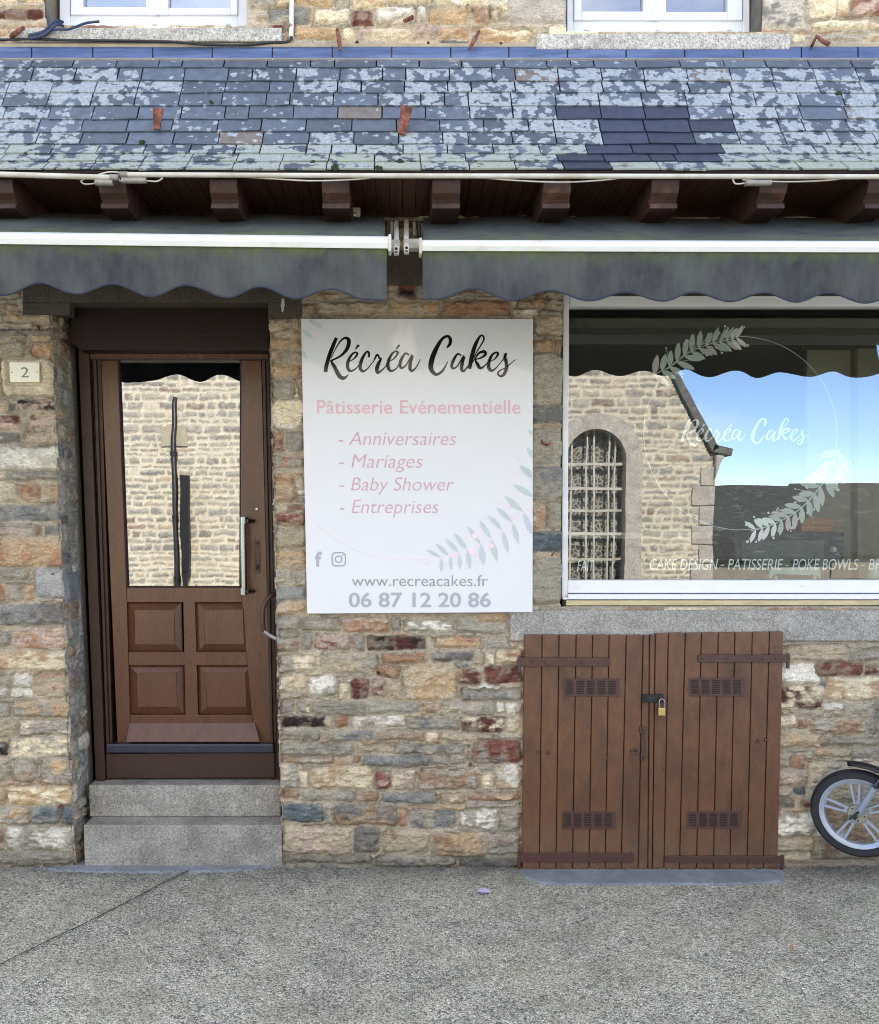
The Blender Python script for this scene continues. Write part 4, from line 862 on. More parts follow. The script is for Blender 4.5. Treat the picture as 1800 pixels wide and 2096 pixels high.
STROKES = {
 'R': [[(165, 90, 20), (140, 150, 25), (105, 240, 26), (78, 335, 26), (70, 388, 27)], [(120, 265, 5), (165, 172, 7), (212, 108, 12), (250, 92, 18), (273, 118, 26), (258, 185, 24), (205, 245, 15), (135, 283, 11), (120, 292, 14), (150, 345, 24), (190, 420, 28), (222, 440, 24), (248, 430, 14), (270, 405, 4)]],
 'e1': [[(265, 300, 5), (312, 276, 8), (345, 235, 14), (333, 216, 11), (300, 235, 14), (268, 290, 20), (262, 345, 22), (285, 378, 17), (330, 360, 9), (380, 300, 5)], [(330, 192, 6), (345, 170, 12), (360, 153, 17)]],
 'c': [[(447, 258, 14), (447, 222, 14), (425, 214, 13), (390, 270, 20), (370, 340, 23), (390, 380, 18), (430, 362, 9), (490, 288, 5)]],
 'r': [[(485, 300, 5), (512, 246, 14), (527, 242, 12), (536, 266, 12), (552, 272, 12), (532, 310, 22), (516, 360, 25), (525, 393, 18), (570, 362, 8), (620, 300, 5)]],
 'e2': [[(615, 298, 5), (662, 274, 8), (695, 226, 14), (683, 207, 11), (650, 227, 14), (618, 286, 20), (612, 341, 22), (635, 377, 17), (680, 360, 9), (722, 300, 5)], [(683, 190, 6), (698, 170, 11), (710, 153, 16)]],
 'a1': [[(795, 240, 10), (763, 226, 12), (727, 280, 19), (716, 330, 20), (732, 353, 14), (768, 328, 9), (806, 262, 8), (822, 236, 9)], [(824, 246, 20), (806, 310, 22), (804, 360, 22), (825, 376, 15), (860, 342, 8), (893, 276, 5)]],
 'C': [[(1122, 176, 9), (1148, 146, 20), (1152, 100, 22), (1126, 77, 18), (1076, 108, 20), (1016, 215, 31), (986, 310, 34), (990, 370, 28), (1030, 408, 20), (1084, 378, 14), (1132, 296, 5)]],
 'a2': [[(1247, 243, 10), (1215, 232, 12), (1180, 285, 19), (1165, 335, 20), (1182, 357, 14), (1218, 330, 9), (1256, 265, 8), (1270, 243, 9)], [(1272, 252, 20), (1256, 310, 22), (1251, 362, 22), (1268, 379, 15), (1302, 342, 8), (1336, 285, 5)]],
 'k': [[(1325, 318, 5), (1390, 200, 7), (1438, 120, 10), (1440, 80, 12), (1412, 76, 14), (1370, 150, 24), (1340, 250, 27), (1318, 360, 24)], [(1342, 308, 5), (1398, 228, 14), (1446, 210, 20), (1456, 236, 18), (1420, 264, 11), (1372, 282, 9), (1388, 318, 20), (1412, 354, 18), (1450, 332, 8), (1492, 288, 5)]],
 'e3': [[(1490, 300, 5), (1540, 272, 8), (1566, 232, 16), (1548, 218, 12), (1512, 245, 16), (1486, 310, 22), (1490, 358, 22), (1516, 375, 16), (1560, 342, 8), (1612, 278, 5)]],
 's': [[(1608, 288, 5), (1637, 224, 14), (1626, 258, 20), (1636, 300, 22), (1640, 350, 24), (1620, 404, 20), (1590, 424, 15), (1566, 404, 12), (1582, 375, 9), (1640, 345, 7), (1718, 278, 4)]]}
def logo(mb, tf, y, wk=1.0):
    for i, k in enumerate(STROKES):
        for j, s in enumerate(STROKES[k]): ribbon(mb, [(a, c, d * wk) for a, c, d in s], tf, y - .00004 * (i * 3 + j))
kw = lambda x, y: (1300 + x * .2473, 650 + y * .2473)
b = MB(); logo(b, lambda X_, Y_: kw(385 + (X_ - 60) * 1055 / 1655, 830 + (Y_ - 65) * 235 / 385), YL, 1.4); b.build('logo_lettering', 'vinyl', sw)
b = MB(); put_text(b, 'FAIT', (1182, 1147, 1217, 1168.5), YL, shear=.22); b.build('menu_lettering', 'vinyl', sw); b = MB(); [put_text(b, s_, (u0, 1144 if len(s_) > 1 else 1156, u1, 1166.5 if len(s_) > 1 else 1158), YL, shear=.22) for s_, u0, u1 in (('CAKE DESIGN', 1330, 1470), ('-', 1475.5, 1482), ('PATISSERIE', 1490, 1603.5), ('-', 1608, 1614.5), ('POKE BOWLS', 1622.5, 1757.5), ('-', 1763.5, 1770), ('BR', 1778, 1804))]; b.build('menu_lettering', 'vinyl', sw)
b = MB(); ring = [(873 + 800 * math.cos(t * math.pi / 90), 957 + 800 * math.sin(t * math.pi / 90), 5) for t in range(0, 181)]; ribbon(b, ring, kw, YL + .0004, 1); b.build('ring_line', 'vinyl_thin', sw)
def spray(pts, lens, mats, tf, y, parent, nm, seed):
    r = random.Random(seed); sp = spline(pts, 10); n = len(sp); b1, b2, b3 = MB(), MB(), MB()
    ribbon(b3, [(p[0], p[1], 6) for p in sp], tf, y)
    for i in range(1, n, 4):
        d = sp[min(i + 1, n - 1)] - sp[i - 1]; d /= np.linalg.norm(d); t = i / n; ln = lens[0] + (lens[1] - lens[0]) * t
        for sgn in (-1, 1):
            a = math.atan2(d[1], d[0]) + sgn * r.uniform(.75, 1.05); L_ = ln * r.uniform(.85, 1.1)
            leaf(b1 if r.random() < .7 else b2, sp[i][0], sp[i][1], sp[i][0] + L_ * math.cos(a), sp[i][1] + L_ * math.sin(a), ln * .33, tf, y - .0003 - .00004 * i)
        for sgn in (-1, 1):
            a = math.atan2(d[1], d[0]) + sgn * r.uniform(.5, 1.3); L_ = ln * r.uniform(.6, 1.05); e = (sp[i][0] + d[0] * 12 + L_ * math.cos(a), sp[i][1] + d[1] * 12 + L_ * math.sin(a))
            ribbon(b3, [(sp[i][0], sp[i][1], 4), ((sp[i][0] + e[0]) / 2 + 4, (sp[i][1] + e[1]) / 2, 4), (e[0], e[1], 4)], tf, y - .0001, 3); disc(b3, e[0], e[1], r.uniform(6, 13), tf, y - .0002)
    for m_, b_ in zip(mats, (b1, b2, b3)): b_.build(nm, m_, parent)
spray([(140, 480), (300, 400), (450, 290), (600, 225), (740, 190), (850, 165)], (165, 110), ('vinyl_leaf', 'vinyl_pink', 'vinyl'), kw, YL, sw, 'leaf_spray', 5)
spray([(1690, 1090), (1610, 1290), (1500, 1440), (1370, 1580), (1230, 1670), (1100, 1730), (960, 1765)], (190, 105), ('vinyl_leaf', 'vinyl_pink', 'vinyl'), kw, YL, sw, 'leaf_spray', 8)
# shop interior
b = MB(); x0, x1, z0, z1, y1 = .78, 5.0, .3, 2.95, 4.4
b.box((x0, y1, z0), (x1, y1 + .05, z1)); b.box((x0 - .05, .32, z0), (x0, y1 + .05, z1)); b.box((x1, .32, z0), (x1 + .05, .8, z1)); b.box((x1, 3.6, z0), (x1 + .05, y1 + .05, z1)); b.box((x1, .8, z0), (x1 + .05, 3.6, .9)); b.box((x1, .8, 2.85), (x1 + .05, 3.6, z1)); b.box((x0 - .05, .32, z1 - .05), (x1 + .05, y1 + .05, z1)); b.box((x0 - .05, .31, z0 - .05), (x1 + .05, y1 + .05, z0)); b.box((x0, .31, z0), (x1, .33, WB - .07)); b.build('shop_room', 'room', house)  # gap in the right wall lines up with the added daylight opening
b = MB(); b.box((x0, .21, WB - .06), (x1, .95, WB - .02)); b.build('display_shelf', 'room', house)
YP = .95
b = MB(); b.px(1652, 560, 1741, 1200, YP, YP + .04); b.px(1756, 560, 2100, 1200, YP - .05, YP + .0); b.px(1741.5, 560, 1755.5, 1200, YP + .03, YP + .05); b.build('partition', 'taupe', house)
SHZ = WB - .02
ov = thing('oven', (P(1625, 1150, .5).x, .6, SHZ), 'black countertop oven with glass door and round knob behind the shop window', 'oven')
a, c = P(1505, 1089, .46), P(1729, 1089, .46)
b = MB(); b.box((a.x, .46, SHZ), (c.x, .86, a.z)); b.build('case', 'oven', ov, bevel=.006)
b = MB(); b.px(1519, 1106, 1688, 1210, .452, .459); b.build('glass_door', 'oven_glass', ov, bevel=.002)
b = MB(); p = P(1708, 1125, .44); b.lathe([(0, .028), (.013, .027), (.0165, .022), (.018, 0)], Matrix.Translation((p.x, .46, p.z)) @ Matrix.Rotation(R(90), 4, 'X'), 24); b.build('knob', 'white_old', ov, smooth=True)
for i, (u0, v0, u1, v1, y0, lb) in enumerate(((1641, 1076, 1706, 1087.5, .50, 'lower flat cardboard box lying on the black oven'), (1645, 1060, 1707, 1074.5, .49, 'upper flat cardboard box stacked above another on the oven'))):
    p, q = P(u0, v1, y0), P(u1, v1, y0); zb = a.z + .001 + i * .0395; t = thing('cardboard_box', ((p.x + q.x) / 2, y0 + .15, zb), lb, 'box', 'cardboard boxes on the oven')
    b = MB(); b.box((p.x, y0, zb), (q.x, y0 + .26, zb + .0345)); b.build('carton', 'card', t, bevel=.002); b = MB(); b.box((p.x - .002, y0 - .002, zb + .0347), (q.x + .002, y0 + .262, zb + .038)); b.build('lid', 'card', t, bevel=.001)
st = thing('display_stand', (P(1630, 1180, .3).x, .34, SHZ), 'pale mint display stand in the shop window below the oven', 'stand')
b = MB(); b.prism([(1577, 1168), (1584, 1163), (1679, 1160), (1681, 1184), (1676, 1184), (1673, 1178), (1590, 1175), (1583, 1178), (1580, 1184), (1574, 1184)], .33, .36); b.build('top_rail', 'mint', st, bevel=.002)
b = MB(); p = P(1620, 1180, .35); b.box((p.x - .10, .335, SHZ), (p.x - .085, .36, P(1600, 1178, .34).z)); b.box((p.x + .12, .335, SHZ), (p.x + .135, .36, P(1600, 1178, .34).z)); b.build('stand_foot', 'mint', st)
jr = thing('glass_jar', (P(1798, 1175, .33).x, .35, SHZ), 'small pale green lidded jar at the shop window edge', 'jar')
p = P(1798, 1175, .33); b = MB(); zt = P(1798, 1155, .33).z; b.lathe([(0, 0), (.045, 0), (.05, .01), (.05, (zt - SHZ) * .75), (.035, zt - SHZ), (0, zt - SHZ)], Matrix.Translation((p.x, .35, SHZ)), 24); b.build('jar_body', 'mint', jr, smooth=True)
b = MB(); b.lathe([(0, 0), (.037, 0), (.037, .02), (0, .022)], Matrix.Translation((p.x, .35, zt + .0005)), 20); b.build('jar_lid', 'white_old', jr, smooth=True)
wb = thing('work_bench', (P(1480, 1150, .9).x, 1.2, z0), 'dark work bench with pale top inside the shop', 'bench')
b = MB(); p, q = P(1462, 1090, .9), P(1530, 1090, .9); b.box((p.x - .9, .95, p.z - .04), (q.x + .6, 1.5, p.z)); b.build('bench_top', 'white_old', wb, bevel=.004)
b = MB(); b.box((p.x - .86, 1.0, z0), (q.x + .56, 1.46, p.z - .041)); b.build('bench_base', 'room_dk', wb)

# ------------------------------------------------------------------ sign board
k6 = lambda x, y: (580 + x * .3379, 600 + y * .3379)
YS = -.038
sg = thing('sign_board', P(855, 1250, YS + .006), 'white printed shop sign with black brush lettering and pale leaf sprays on the stone wall', 'sign')
q = [(616.5, 652.5), (1091.5, 652.5), (1090.5, 1253), (629, 1256)]
b = MB(); b.pq(q, YS, YS + .012); b.build('panel', 'sign', sg, bevel=.0015)
b = MB()
for u, v in ((640, 670), (1070, 670), (645, 1240), (1070, 1240)): p = P(u, v, YS); b.tube([(p.x, YS + .012, p.z), (p.x, .01, p.z)], .008, 8)
b.build('spacer', 'hub', sg)
Y1 = YS - .0008
kl = lambda X_, Y_: (650 + X_ * .2361, 670 + Y_ * .2361)
b = MB(); logo(b, kl, Y1, 1.3); b.build('logo_lettering', 'ink_black', sg)
b = MB(); put_text(b, 'Pâtisserie Evénementielle', (*k6(205, 648), *k6(1438, 731)), Y1, offset=.009, spacing=1.02); b.build('title_lettering', 'ink_pink', sg)
for s, r_ in (('- Anniversaires', (335, 838, 1048, 922)), ('- Mariages', (338, 976, 845, 1085)), ('- Baby Shower', (340, 1116, 1035, 1222)), ('- Entreprises', (343, 1252, 942, 1360))): b = MB(); put_text(b, s, (*k6(*r_[:2]), *k6(*r_[2:])), Y1, shear=.2, offset=-.007); b.build('list_lettering', 'ink_mauve', sg)
b = MB(); put_text(b, 'www.recreacakes.fr', (*k6(415, 1708), *k6(1240, 1776)), Y1); b.build('web_lettering', 'ink_grey', sg)
b = MB(); put_text(b, '06 87 12 20 86', (*k6(397, 1812), *k6(1258, 1905)), Y1, offset=.022); b.build('phone_lettering', 'ink_lilac', sg)
b = MB(); put_text(b, 'f', (*k6(192, 1565), *k6(234, 1657)), Y1, offset=.035); b.build('social_icon', 'ink_lilac', sg)
b = MB(); rr_ = []
def rrect(x0, y0, x1, y1, r, n=6):
    o = []
    for cx, cy, a0 in ((x1 - r, y0 + r, -90), (x1 - r, y1 - r, 0), (x0 + r, y1 - r, 90), (x0 + r, y0 + r, 180)):
        for k in range(n + 1): t = R(a0 + 90 * k / n); o.append((cx + r * math.cos(t), cy + r * math.sin(t)))
    return o
def ringpoly(mb, o, i, tf, y):
    n = len(o); mb.add([P(*tf(*p), y) for p in o] + [P(*tf(*p), y) for p in i], [(k, (k + 1) % n, (k + 1) % n + n, k + n) for k in range(n)])
ringpoly(b, rrect(293, 1569, 380, 1656, 24), rrect(300, 1576, 373, 1649, 18), k6, Y1)
cir = lambda cx, cy, r, n=24: [(cx + r * math.cos(2 * math.pi * k / n), cy + r * math.sin(2 * math.pi * k / n)) for k in range(n)]
ringpoly(b, cir(336, 1612, 23), cir(336, 1612, 16), k6, Y1); disc(b, 360, 1588, 5, k6, Y1); b.build('social_icon', 'ink_grey', sg)
kb = lambda x, y: (860 + x * .1689, 840 + y * .1689)
CL = (-2000, -2000, 1357, 3000)
ups = [(70, 1685, 260, 1785, 48), (190, 1612, 350, 1760, 56), (305, 1550, 475, 1730, 58), (415, 1485, 570, 1690, 64), (575, 1405, 735, 1620, 64), (722, 1330, 860, 1555, 56), (828, 1272, 1000, 1450, 56), (922, 1172, 1120, 1355, 64), (1020, 1035, 1250, 1230, 74), (1125, 895, 1380, 1050, 76), (1205, 665, 1400, 830, 80), (1298, 445, 1400, 600, 60), (1312, 236, 1380, 300, 40)]
los = [(262, 1790, 258, 1965, 52), (365, 1770, 380, 1938, 50), (480, 1740, 485, 1930, 54), (575, 1690, 605, 1930, 66), (735, 1620, 775, 1880, 80), (865, 1570, 935, 1830, 76), (1005, 1465, 1070, 1730, 66), (1125, 1365, 1200, 1628, 62), (1258, 1235, 1357, 1510, 74)]
b1, b2, b3 = MB(), MB(), MB(); r = random.Random(2)
for i, (tx, ty, bx_, by, wd) in enumerate(ups): leaf(b1, bx_, by, tx, ty, wd, kb, Y1 - .0001 * i, CL)
for i, (bx_, by, tx, ty, wd) in enumerate(los): leaf(b1 if i % 2 else b2, bx_, by, tx, ty, wd, kb, Y1 - .0001 * i, CL)
for i, (x, y, s) in enumerate(((90, 1860, 24), (412, 1760, 40), (630, 1712, 44), (690, 1765, 18), (665, 1522, 42), (868, 1642, 38), (790, 1302, 22), (1075, 1157, 28), (1130, 1290, 32), (1190, 1400, 20), (1270, 1492, 20), (1180, 1005, 18), (1325, 1205, 30), (550, 1912, 14), (1085, 950, 16), (945, 1112, 14), (1140, 776, 16), (1205, 592, 14), (1318, 345, 18), (700, 1390, 12), (928, 1305, 14), (1310, 855, 14), (1212, 800, 12))): disc(b3, x, y, s * .85, kb, Y1 - .0013)
for s in ([(-40, 1815, 5), (150, 1808, 5), (260, 1785, 5), (365, 1768, 5), (480, 1740, 5), (575, 1690, 5), (735, 1620, 5), (865, 1560, 5), (1000, 1455, 5), (1120, 1360, 5), (1255, 1230, 5), (1350, 1085, 5)], [(700, 1390, 4), (740, 1450, 4), (810, 1560, 4)], [(945, 1112, 4), (1010, 1195, 4), (1110, 1232, 4)], [(535, 1500, 4), (600, 1580, 4), (680, 1640, 4)], [(215, 1565, 4), (300, 1640, 4), (370, 1715, 4)], [(800, 1320, 4), (870, 1400, 4), (960, 1470, 4)], [(1085, 955, 4), (1130, 1000, 4), (1150, 1060, 4)], [(1140, 780, 4), (1170, 830, 4), (1210, 850, 4)], [(1205, 595, 4), (1260, 640, 4), (1330, 655, 4)], [(1180, 1010, 4), (1210, 1090, 4), (1300, 1150, 4)], [(180, 1900, 4), (185, 1840, 4), (180, 1815, 4)], [(330, 1920, 4), (310, 1850, 4), (330, 1790, 4)], [(640, 1775, 4), (690, 1840, 4), (720, 1890, 4)], [(1060, 1440, 4), (1100, 1500, 4), (1130, 1555, 4)], [(1200, 1300, 4), (1180, 1380, 4), (1200, 1400, 4)], [(790, 1610, 4), (810, 1680, 4), (830, 1750, 4)], [(930, 1620, 4), (960, 1560, 4), (975, 1510, 4)]): ribbon(b3, s, kb, Y1 + .0002, 5)
ribbon(b3, [(135, 1330, 3), (250, 1440, 3), (400, 1540, 3), (550, 1595, 3), (720, 1615, 3), (860, 1612, 3)], k6, Y1 + .0002, 8)
CL2 = (112, 158, 1508, 2000)
for i, (bx_, by, tx, ty, wd) in enumerate(((150, 158, 242, 210, 30), (113, 218, 182, 278, 26), (113, 345, 145, 402, 22))): leaf(b1, bx_, by, tx, ty, wd, k6, Y1, CL2)
for x, y, s in ((205, 250, 9), (250, 202, 8), (152, 222, 8), (172, 320, 8), (135, 300, 7), (150, 430, 6), (275, 168, 7)): disc(b3, x, y, s, k6, Y1)
ribbon(b3, [(160, 180, 3), (185, 215, 3), (205, 250, 3)], k6, Y1 + .0001, 4); ribbon(b3, [(118, 260, 3), (150, 285, 3), (172, 320, 3)], k6, Y1 + .0001, 4)
b1.build('leaf_print', 'ink_leaf', sg); b2.build('leaf_print', 'ink_leaf2', sg); b3.build('berry_print', 'ink_dot', sg)
b = MB(); M['ink_vein'] = mk('ink_vein', (218, 220, 228), .4, var=.02, bump=0)
for s in ([(150, 1880, 3), (200, 1850, 5), (260, 1835, 3), (330, 1810, 4)], [(1290, 1800, 4), (1330, 1850, 3), (1380, 1870, 5), (1420, 1830, 3), (1450, 1795, 3)], [(150, 1700, 3), (200, 1690, 4), (260, 1655, 3)], [(1330, 1850, 3), (1370, 1910, 4), (1380, 1925, 3)], [(820, 1800, 3), (850, 1770, 4), (905, 1720, 3)]): ribbon(b, s, k6, Y1 + .0003, 5)
b.build('marble_print', 'ink_vein', sg)
# house number
hn = thing('number_plate', P(51, 783, -.02), 'small cream enamel plate with the number 2 screwed to the stone wall', 'number plate')
kn = lambda x, y: (x * .28944, 590 + y * .28944)
b = MB(); b.pq([kn(66, 521), kn(277, 524), kn(280, 663), kn(74, 665)], -.026, -.008); b.build('plate', 'enamel', hn, bevel=.002)
b = MB(); put_text(b, '2', (*kn(150, 558), *kn(204, 630)), -.0268, offset=.004); b.build('numeral', 'num', hn)
b = MB()
for x, y in ((86, 595), (264, 595)): p = P(*kn(x, y), -.026); b.ball((p.x, -.0262, p.z), .004, (1, .5, 1), 6)
b.build('screw', 'hub', hn)

# ------------------------------------------------------------------ awnings
def wave(pts, u):
    for (a, va), (c, vc) in zip(pts, pts[1:]):
        if a <= u <= c: t = (u - a) / (c - a); return va + (vc - va) * (.5 - .5 * math.cos(math.pi * t))
    return pts[-1][1] if u > pts[-1][0] else pts[0][1]
def awning(u0, u1, top, bot, wv, label, endl, endr, seed):
    YB = -.88; xm = P((u0 + u1) / 2, 500, YB)
    t = thing('awning', (xm.x, -.05, xm.z), label, 'awning', 'awnings over the shop front')
    lt = lambda u: top[0] + top[1] * u; lb = lambda u: bot[0] + bot[1] * u
    b = MB(); n = 8
    prof = [(YB + .035, 0.), (YB + .02, -.0), (YB - .012, .10), (YB - .018, .5), (YB - .012, .9), (YB + .02, 1.), (YB + .035, 1.)]
    ends = []
    for u in (u0, u1):
        ends.append([P(u, lt(u) + (lb(u) - lt(u)) * k, y) for y, k in prof])
    m = len(prof); b.add([*ends[0], *ends[1]], [(i, (i + 1) % m, (i + 1) % m + m, i + m) for i in range(m)] + [tuple(range(m)), tuple(range(2 * m - 1, m - 1, -1))])
    b.build('front_bar', 'white_metal', t)
    for u, on, sg_ in ((u0, endl, -1), (u1, endr, 1)):
        if on:
            b = MB(); uu = sorted((u, u + sg_ * 6)); b.px(uu[0] + .3, lt(u) - 5, uu[1] + .3, lb(u) + 3, YB - .022, YB + .04); b.build('end_cap', 'white_old', t, bevel=.003)
    # valance, hanging with slight folds
    us = np.arange(u0 + 1.5, u1 - 1.5, 3.4); rows = 9; b = MB(); b.a = {'Col': []}; r = random.Random(seed); ph = r.uniform(0, 6)
    def yy(u, k): return YB - .002 + (.008 * math.sin(u / 33 + ph) + .006 * math.sin(u / 71 + 2 * ph) + .004 * math.sin(u / 14.7)) * k ** 1.2 + .018 * k
    vs = []; co = []
    for side in (0, 1):
        for j in range(rows):
            k = j / (rows - 1)
            for u in us:
                vb = wave(wv, u); va = lb(u) - 3; y = yy(u, k) + side * .0022; p = P(u, va + (vb - va) * k, y); vs.append(p); co.append((max(0, 1 - k * 3.4), 0, 0, 1))
    nu = len(us); fs = []
    for side in (0, 1):
        o = side * rows * nu
        for j in range(rows - 1):
            for i in range(nu - 1): fs.append((o + j * nu + i, o + j * nu + i + 1, o + (j + 1) * nu + i + 1, o + (j + 1) * nu + i))
    o = rows * nu
    for j in range(rows - 1):
        for i in (0, nu - 1): fs.append((j * nu + i, (j + 1) * nu + i, o + (j + 1) * nu + i, o + j * nu + i))
    for i in range(nu - 1): fs.append(((rows - 1) * nu + i, (rows - 1) * nu + i + 1, o + (rows - 1) * nu + i + 1, o + (rows - 1) * nu + i))
    b.add(vs, fs); b.a['Col'] = co; va_ = b.build('valance', 'fabric', t, smooth=True)
    b = MB(); b.tube([P(u, wave(wv, u) + .5, yy(u, 1) + .001) for u in us[::2]], .0042, 6); M.setdefault('binding', mk('dark_binding', (40, 48, 66), .7, var=.2, bump=0)); b.build('edge_binding', 'binding', va_, smooth=True)
    # fabric running from the roller to the bar
    b = MB(); us2 = np.arange(u0 + 3, u1 - 3, 14); vs = []; co = []
    pf = [(-.12, 452, 0), (-.13, 446.5, 0), (-.16, 443.5, 0), (-.20, 446, 0)] + [(-.2 - .66 * q, None, q * q * .8) for q in (.15, .3, .45, .6, .75, .9, 1.)]
    zA, zB = P(820, 446, -.2).z, P(820, lt(820) + 1.5, -.86).z
    ofs = lt(800) - 484.5
    for y, v, g in pf:
        for u in us2:
            kk = min(1, max(0, (-.2 - y) / .66)); z = (P(820, v, y).z if v else zA + (zB - zA) * kk - .012 * math.sin(math.pi * kk)) - (lt(u) - lt(820)) / 480; dz = (.004 * math.sin(u / 41 + ph) + .005 * math.sin(u / 97 + 1.3 * ph)) * (1 if y > -.8 else .2)
            p = P(u, 450, y); vs.append((p.x, y, z + dz)); co.append((g, 0, 0, 1))
    nu = len(us2); b.add(vs, [(j * nu + i, j * nu + i + 1, (j + 1) * nu + i + 1, (j + 1) * nu + i) for j in range(len(pf) - 1) for i in range(nu - 1)]); b.a['Col'] = co
    cov = b.build('roller_cover', 'fabric', t, smooth=True); md = cov.modifiers.new('t', 'SOLIDIFY'); md.thickness = .002
    b = MB(); a, c = P(u0 + 6, 470, -.15), P(u1 - 6, 470, -.15); zz = P(820, 456, -.15).z - .03; b.tube([(a.x, -.15, zz), (c.x, -.15, zz)], .034, 16); b.build('roller', 'dirty_metal', t, smooth=True)
    b = MB(); b.box((a.x, -.115, zz - .07), (c.x, -.012, zz - .035)); b.build('torsion_bar', 'dirty_metal', t, bevel=.003)
    return t, zz
wl = [(-400, 606), (-330, 580), (-250, 606), (-180, 580), (-75, 606), (-60, 605), (10, 603), (83, 578.5), (157, 601), (232, 580.5), (311, 606), (380, 583), (468, 608), (532, 586), (606, 610), (678, 591), (752, 612.5), (790, 614)]
aw1, zz = awning(-420, 795, (474.6, .0118), (502, .0115), wl, 'grey scalloped awning over the brown door, left of the gap', 0, 1, 1)
wr = [(860, 613), (893, 612), (971, 590), (1048, 613.5), (1127, 594), (1207, 614.5), (1280, 597), (1357, 615), (1420, 597.5), (1495, 616), (1565, 598), (1630, 617), (1695, 598.5), (1772, 619), (1845, 600), (1920, 620), (1995, 602), (2070, 621), (2150, 603), (2230, 622), (2320, 605)]
aw2, zz2 = awning(864, 2300, (489, .0023), (513, .0033), wr, 'grey scalloped awning over the white shop window, right of the gap', 1, 0, 4)
def arm(t, u, v0, v1, s):
    b = MB(); b.tube([P(u, v0, -.20), P(u + s * .5, (v0 + v1) / 2, -.5), P(u, v1 - 14, -.80)], [.011, .012, .009], 8); b.build('folding_arm', 'white_old', t, smooth=True)
    b = MB(); b.px(u - 5.5, v1 - 16, u + 5.5, v1 + 1, -.815, -.79); f = b.build('arm_fork', 'white_old', t, bevel=.003)
    b = MB(); p = P(u, v1 - 10, -.816); b.ball((p.x, -.8155, p.z), .0062, (1, .3, 1), 6); b.px(u - 3.5, v1 - 4.5, u + 3, v1 - 2, -.8165, -.815); b.build('pivot_hole', 'groove', f)
arm(aw1, 811.5, 455, 519, 1); arm(aw2, 832.5, 452, 517, -1)
for t, u0, u1 in ((aw1, 798, 806), (aw2, 845, 852)):
    b = MB(); b.px(u0, 453, u1, 480, -.19, -.09); b.build('wall_bracket', 'dirty_metal', t, bevel=.004)
    b = MB(); s = -1 if u0 < 820 else 1; uc = u0 - 7 if s < 0 else u1 + 2; b.pq([(uc, 451), (uc + 8, 451), (uc + 8, 486), (uc, 480)], -.20, -.10); b.build('roller_end', 'lead', t, bevel=.004)
b = MB(); b.px(797, 490, 819, 510.5, -.785, -.74); b.build('arm_plate', 'dirty_metal', aw1, bevel=.003)
b = MB(); b.px(826, 488, 860, 509, -.785, -.74); b.build('arm_plate', 'dirty_metal', aw2, bevel=.003)
for t, us_ in ((aw1, (465,)), (aw2, (911, 1555, 1800))):
    for u in us_:
        b = MB(); b.tube([Vector(p) for p in spline([tuple(P(u + a, v, -.20)) for a, v in ((-17, 445), (-8, 438), (2, 436), (10, 439), (16, 447))], 5)], .005, 8); b.build('rope_loop', 'white_old', t, smooth=True)
jb = thing('junction_box', P(727, 440, -.05), 'small white electrical box under the eaves above the left awning end', 'junction box')
b = MB(); b.px(717, 424, 738, 450, -.20, -.14); b.build('case', 'white_old', jb, bevel=.004); b = MB(); p = P(725, 439, -.2); b.ball((p.x, -.2, p.z), .013, (1, .5, 1), 7); b.build('cable_gland', 'hub', jb, smooth=True)
b = MB(); b.px(717, 424.5, 738, 425.5, -.139, .0); b.build('bracket', 'white_old', jb)

# ------------------------------------------------------------------ light tubes along the eaves, cables
def lamp(name, pts, r, label, ends, loops, grp):
    p0 = P(*pts[0], -.585); t = thing(name, p0, label, 'light tube', grp)
    b = MB(); b.tube([P(u, v, -.585) for u, v in pts], r, 12); b.build('tube', 'white_old', t, smooth=True)
    for u0, v0, u1, v1 in ends: b = MB(); b.tube([P(u0, v0, -.585), P(u1, v1, -.585)], r * 1.25, 12); b.build('end_connector', 'dirty_metal', t, smooth=True)
    for lp in loops: b = MB(); b.tube([Vector(p) for p in spline([tuple(P(u, v, -.58)) for u, v in lp], 6)], .0035, 6); b.build('lead_wire', 'white_old', t, smooth=True)
lamp('light_tube', [(-420, 352), (0, 357), (243, 364)], .0118, 'white light tube under the slate edge, ending above the left awning', [(226, 363.4, 244, 364.2), (196, 373.5, 232, 374.8)], [[(187, 362), (167, 370), (175, 377), (198, 375)], [(200, 358), (225, 352), (250, 354)]], 'light tubes along the eaves')
lamp('light_tube', [(246, 357.5), (500, 358.8), (900, 360.3), (1355, 361), (1800, 362), (2300, 364)], .0108, 'long white light tube running right along the slate edge', [(246, 357.5, 262, 357.6), (250, 369.5, 300, 369.8), (1525, 375, 1578, 374.5)], [[(243, 362), (246, 370), (252, 370)], [(300, 370), (322, 371), (333, 364), (326, 361)], [(480, 361), (560, 366), (640, 370), (730, 367), (780, 361)], [(960, 361), (1050, 369), (1150, 373), (1230, 369), (1280, 363)], [(1500, 366), (1506, 376), (1526, 375)], [(1520, 368), (1600, 372), (1680, 370), (1740, 364)]], 'light tubes along the eaves')
b = MB(); b.tube([P(u, v, -.018) for u, v in ((597.5, -330), (597.5, 0), (596.5, 76))], .0115, 12); cp = b.build('conduit_pipe', 'pvc', None, smooth=True); tag(cp, 'white plastic conduit running up the stone wall beside the upper left window', 'pipe')
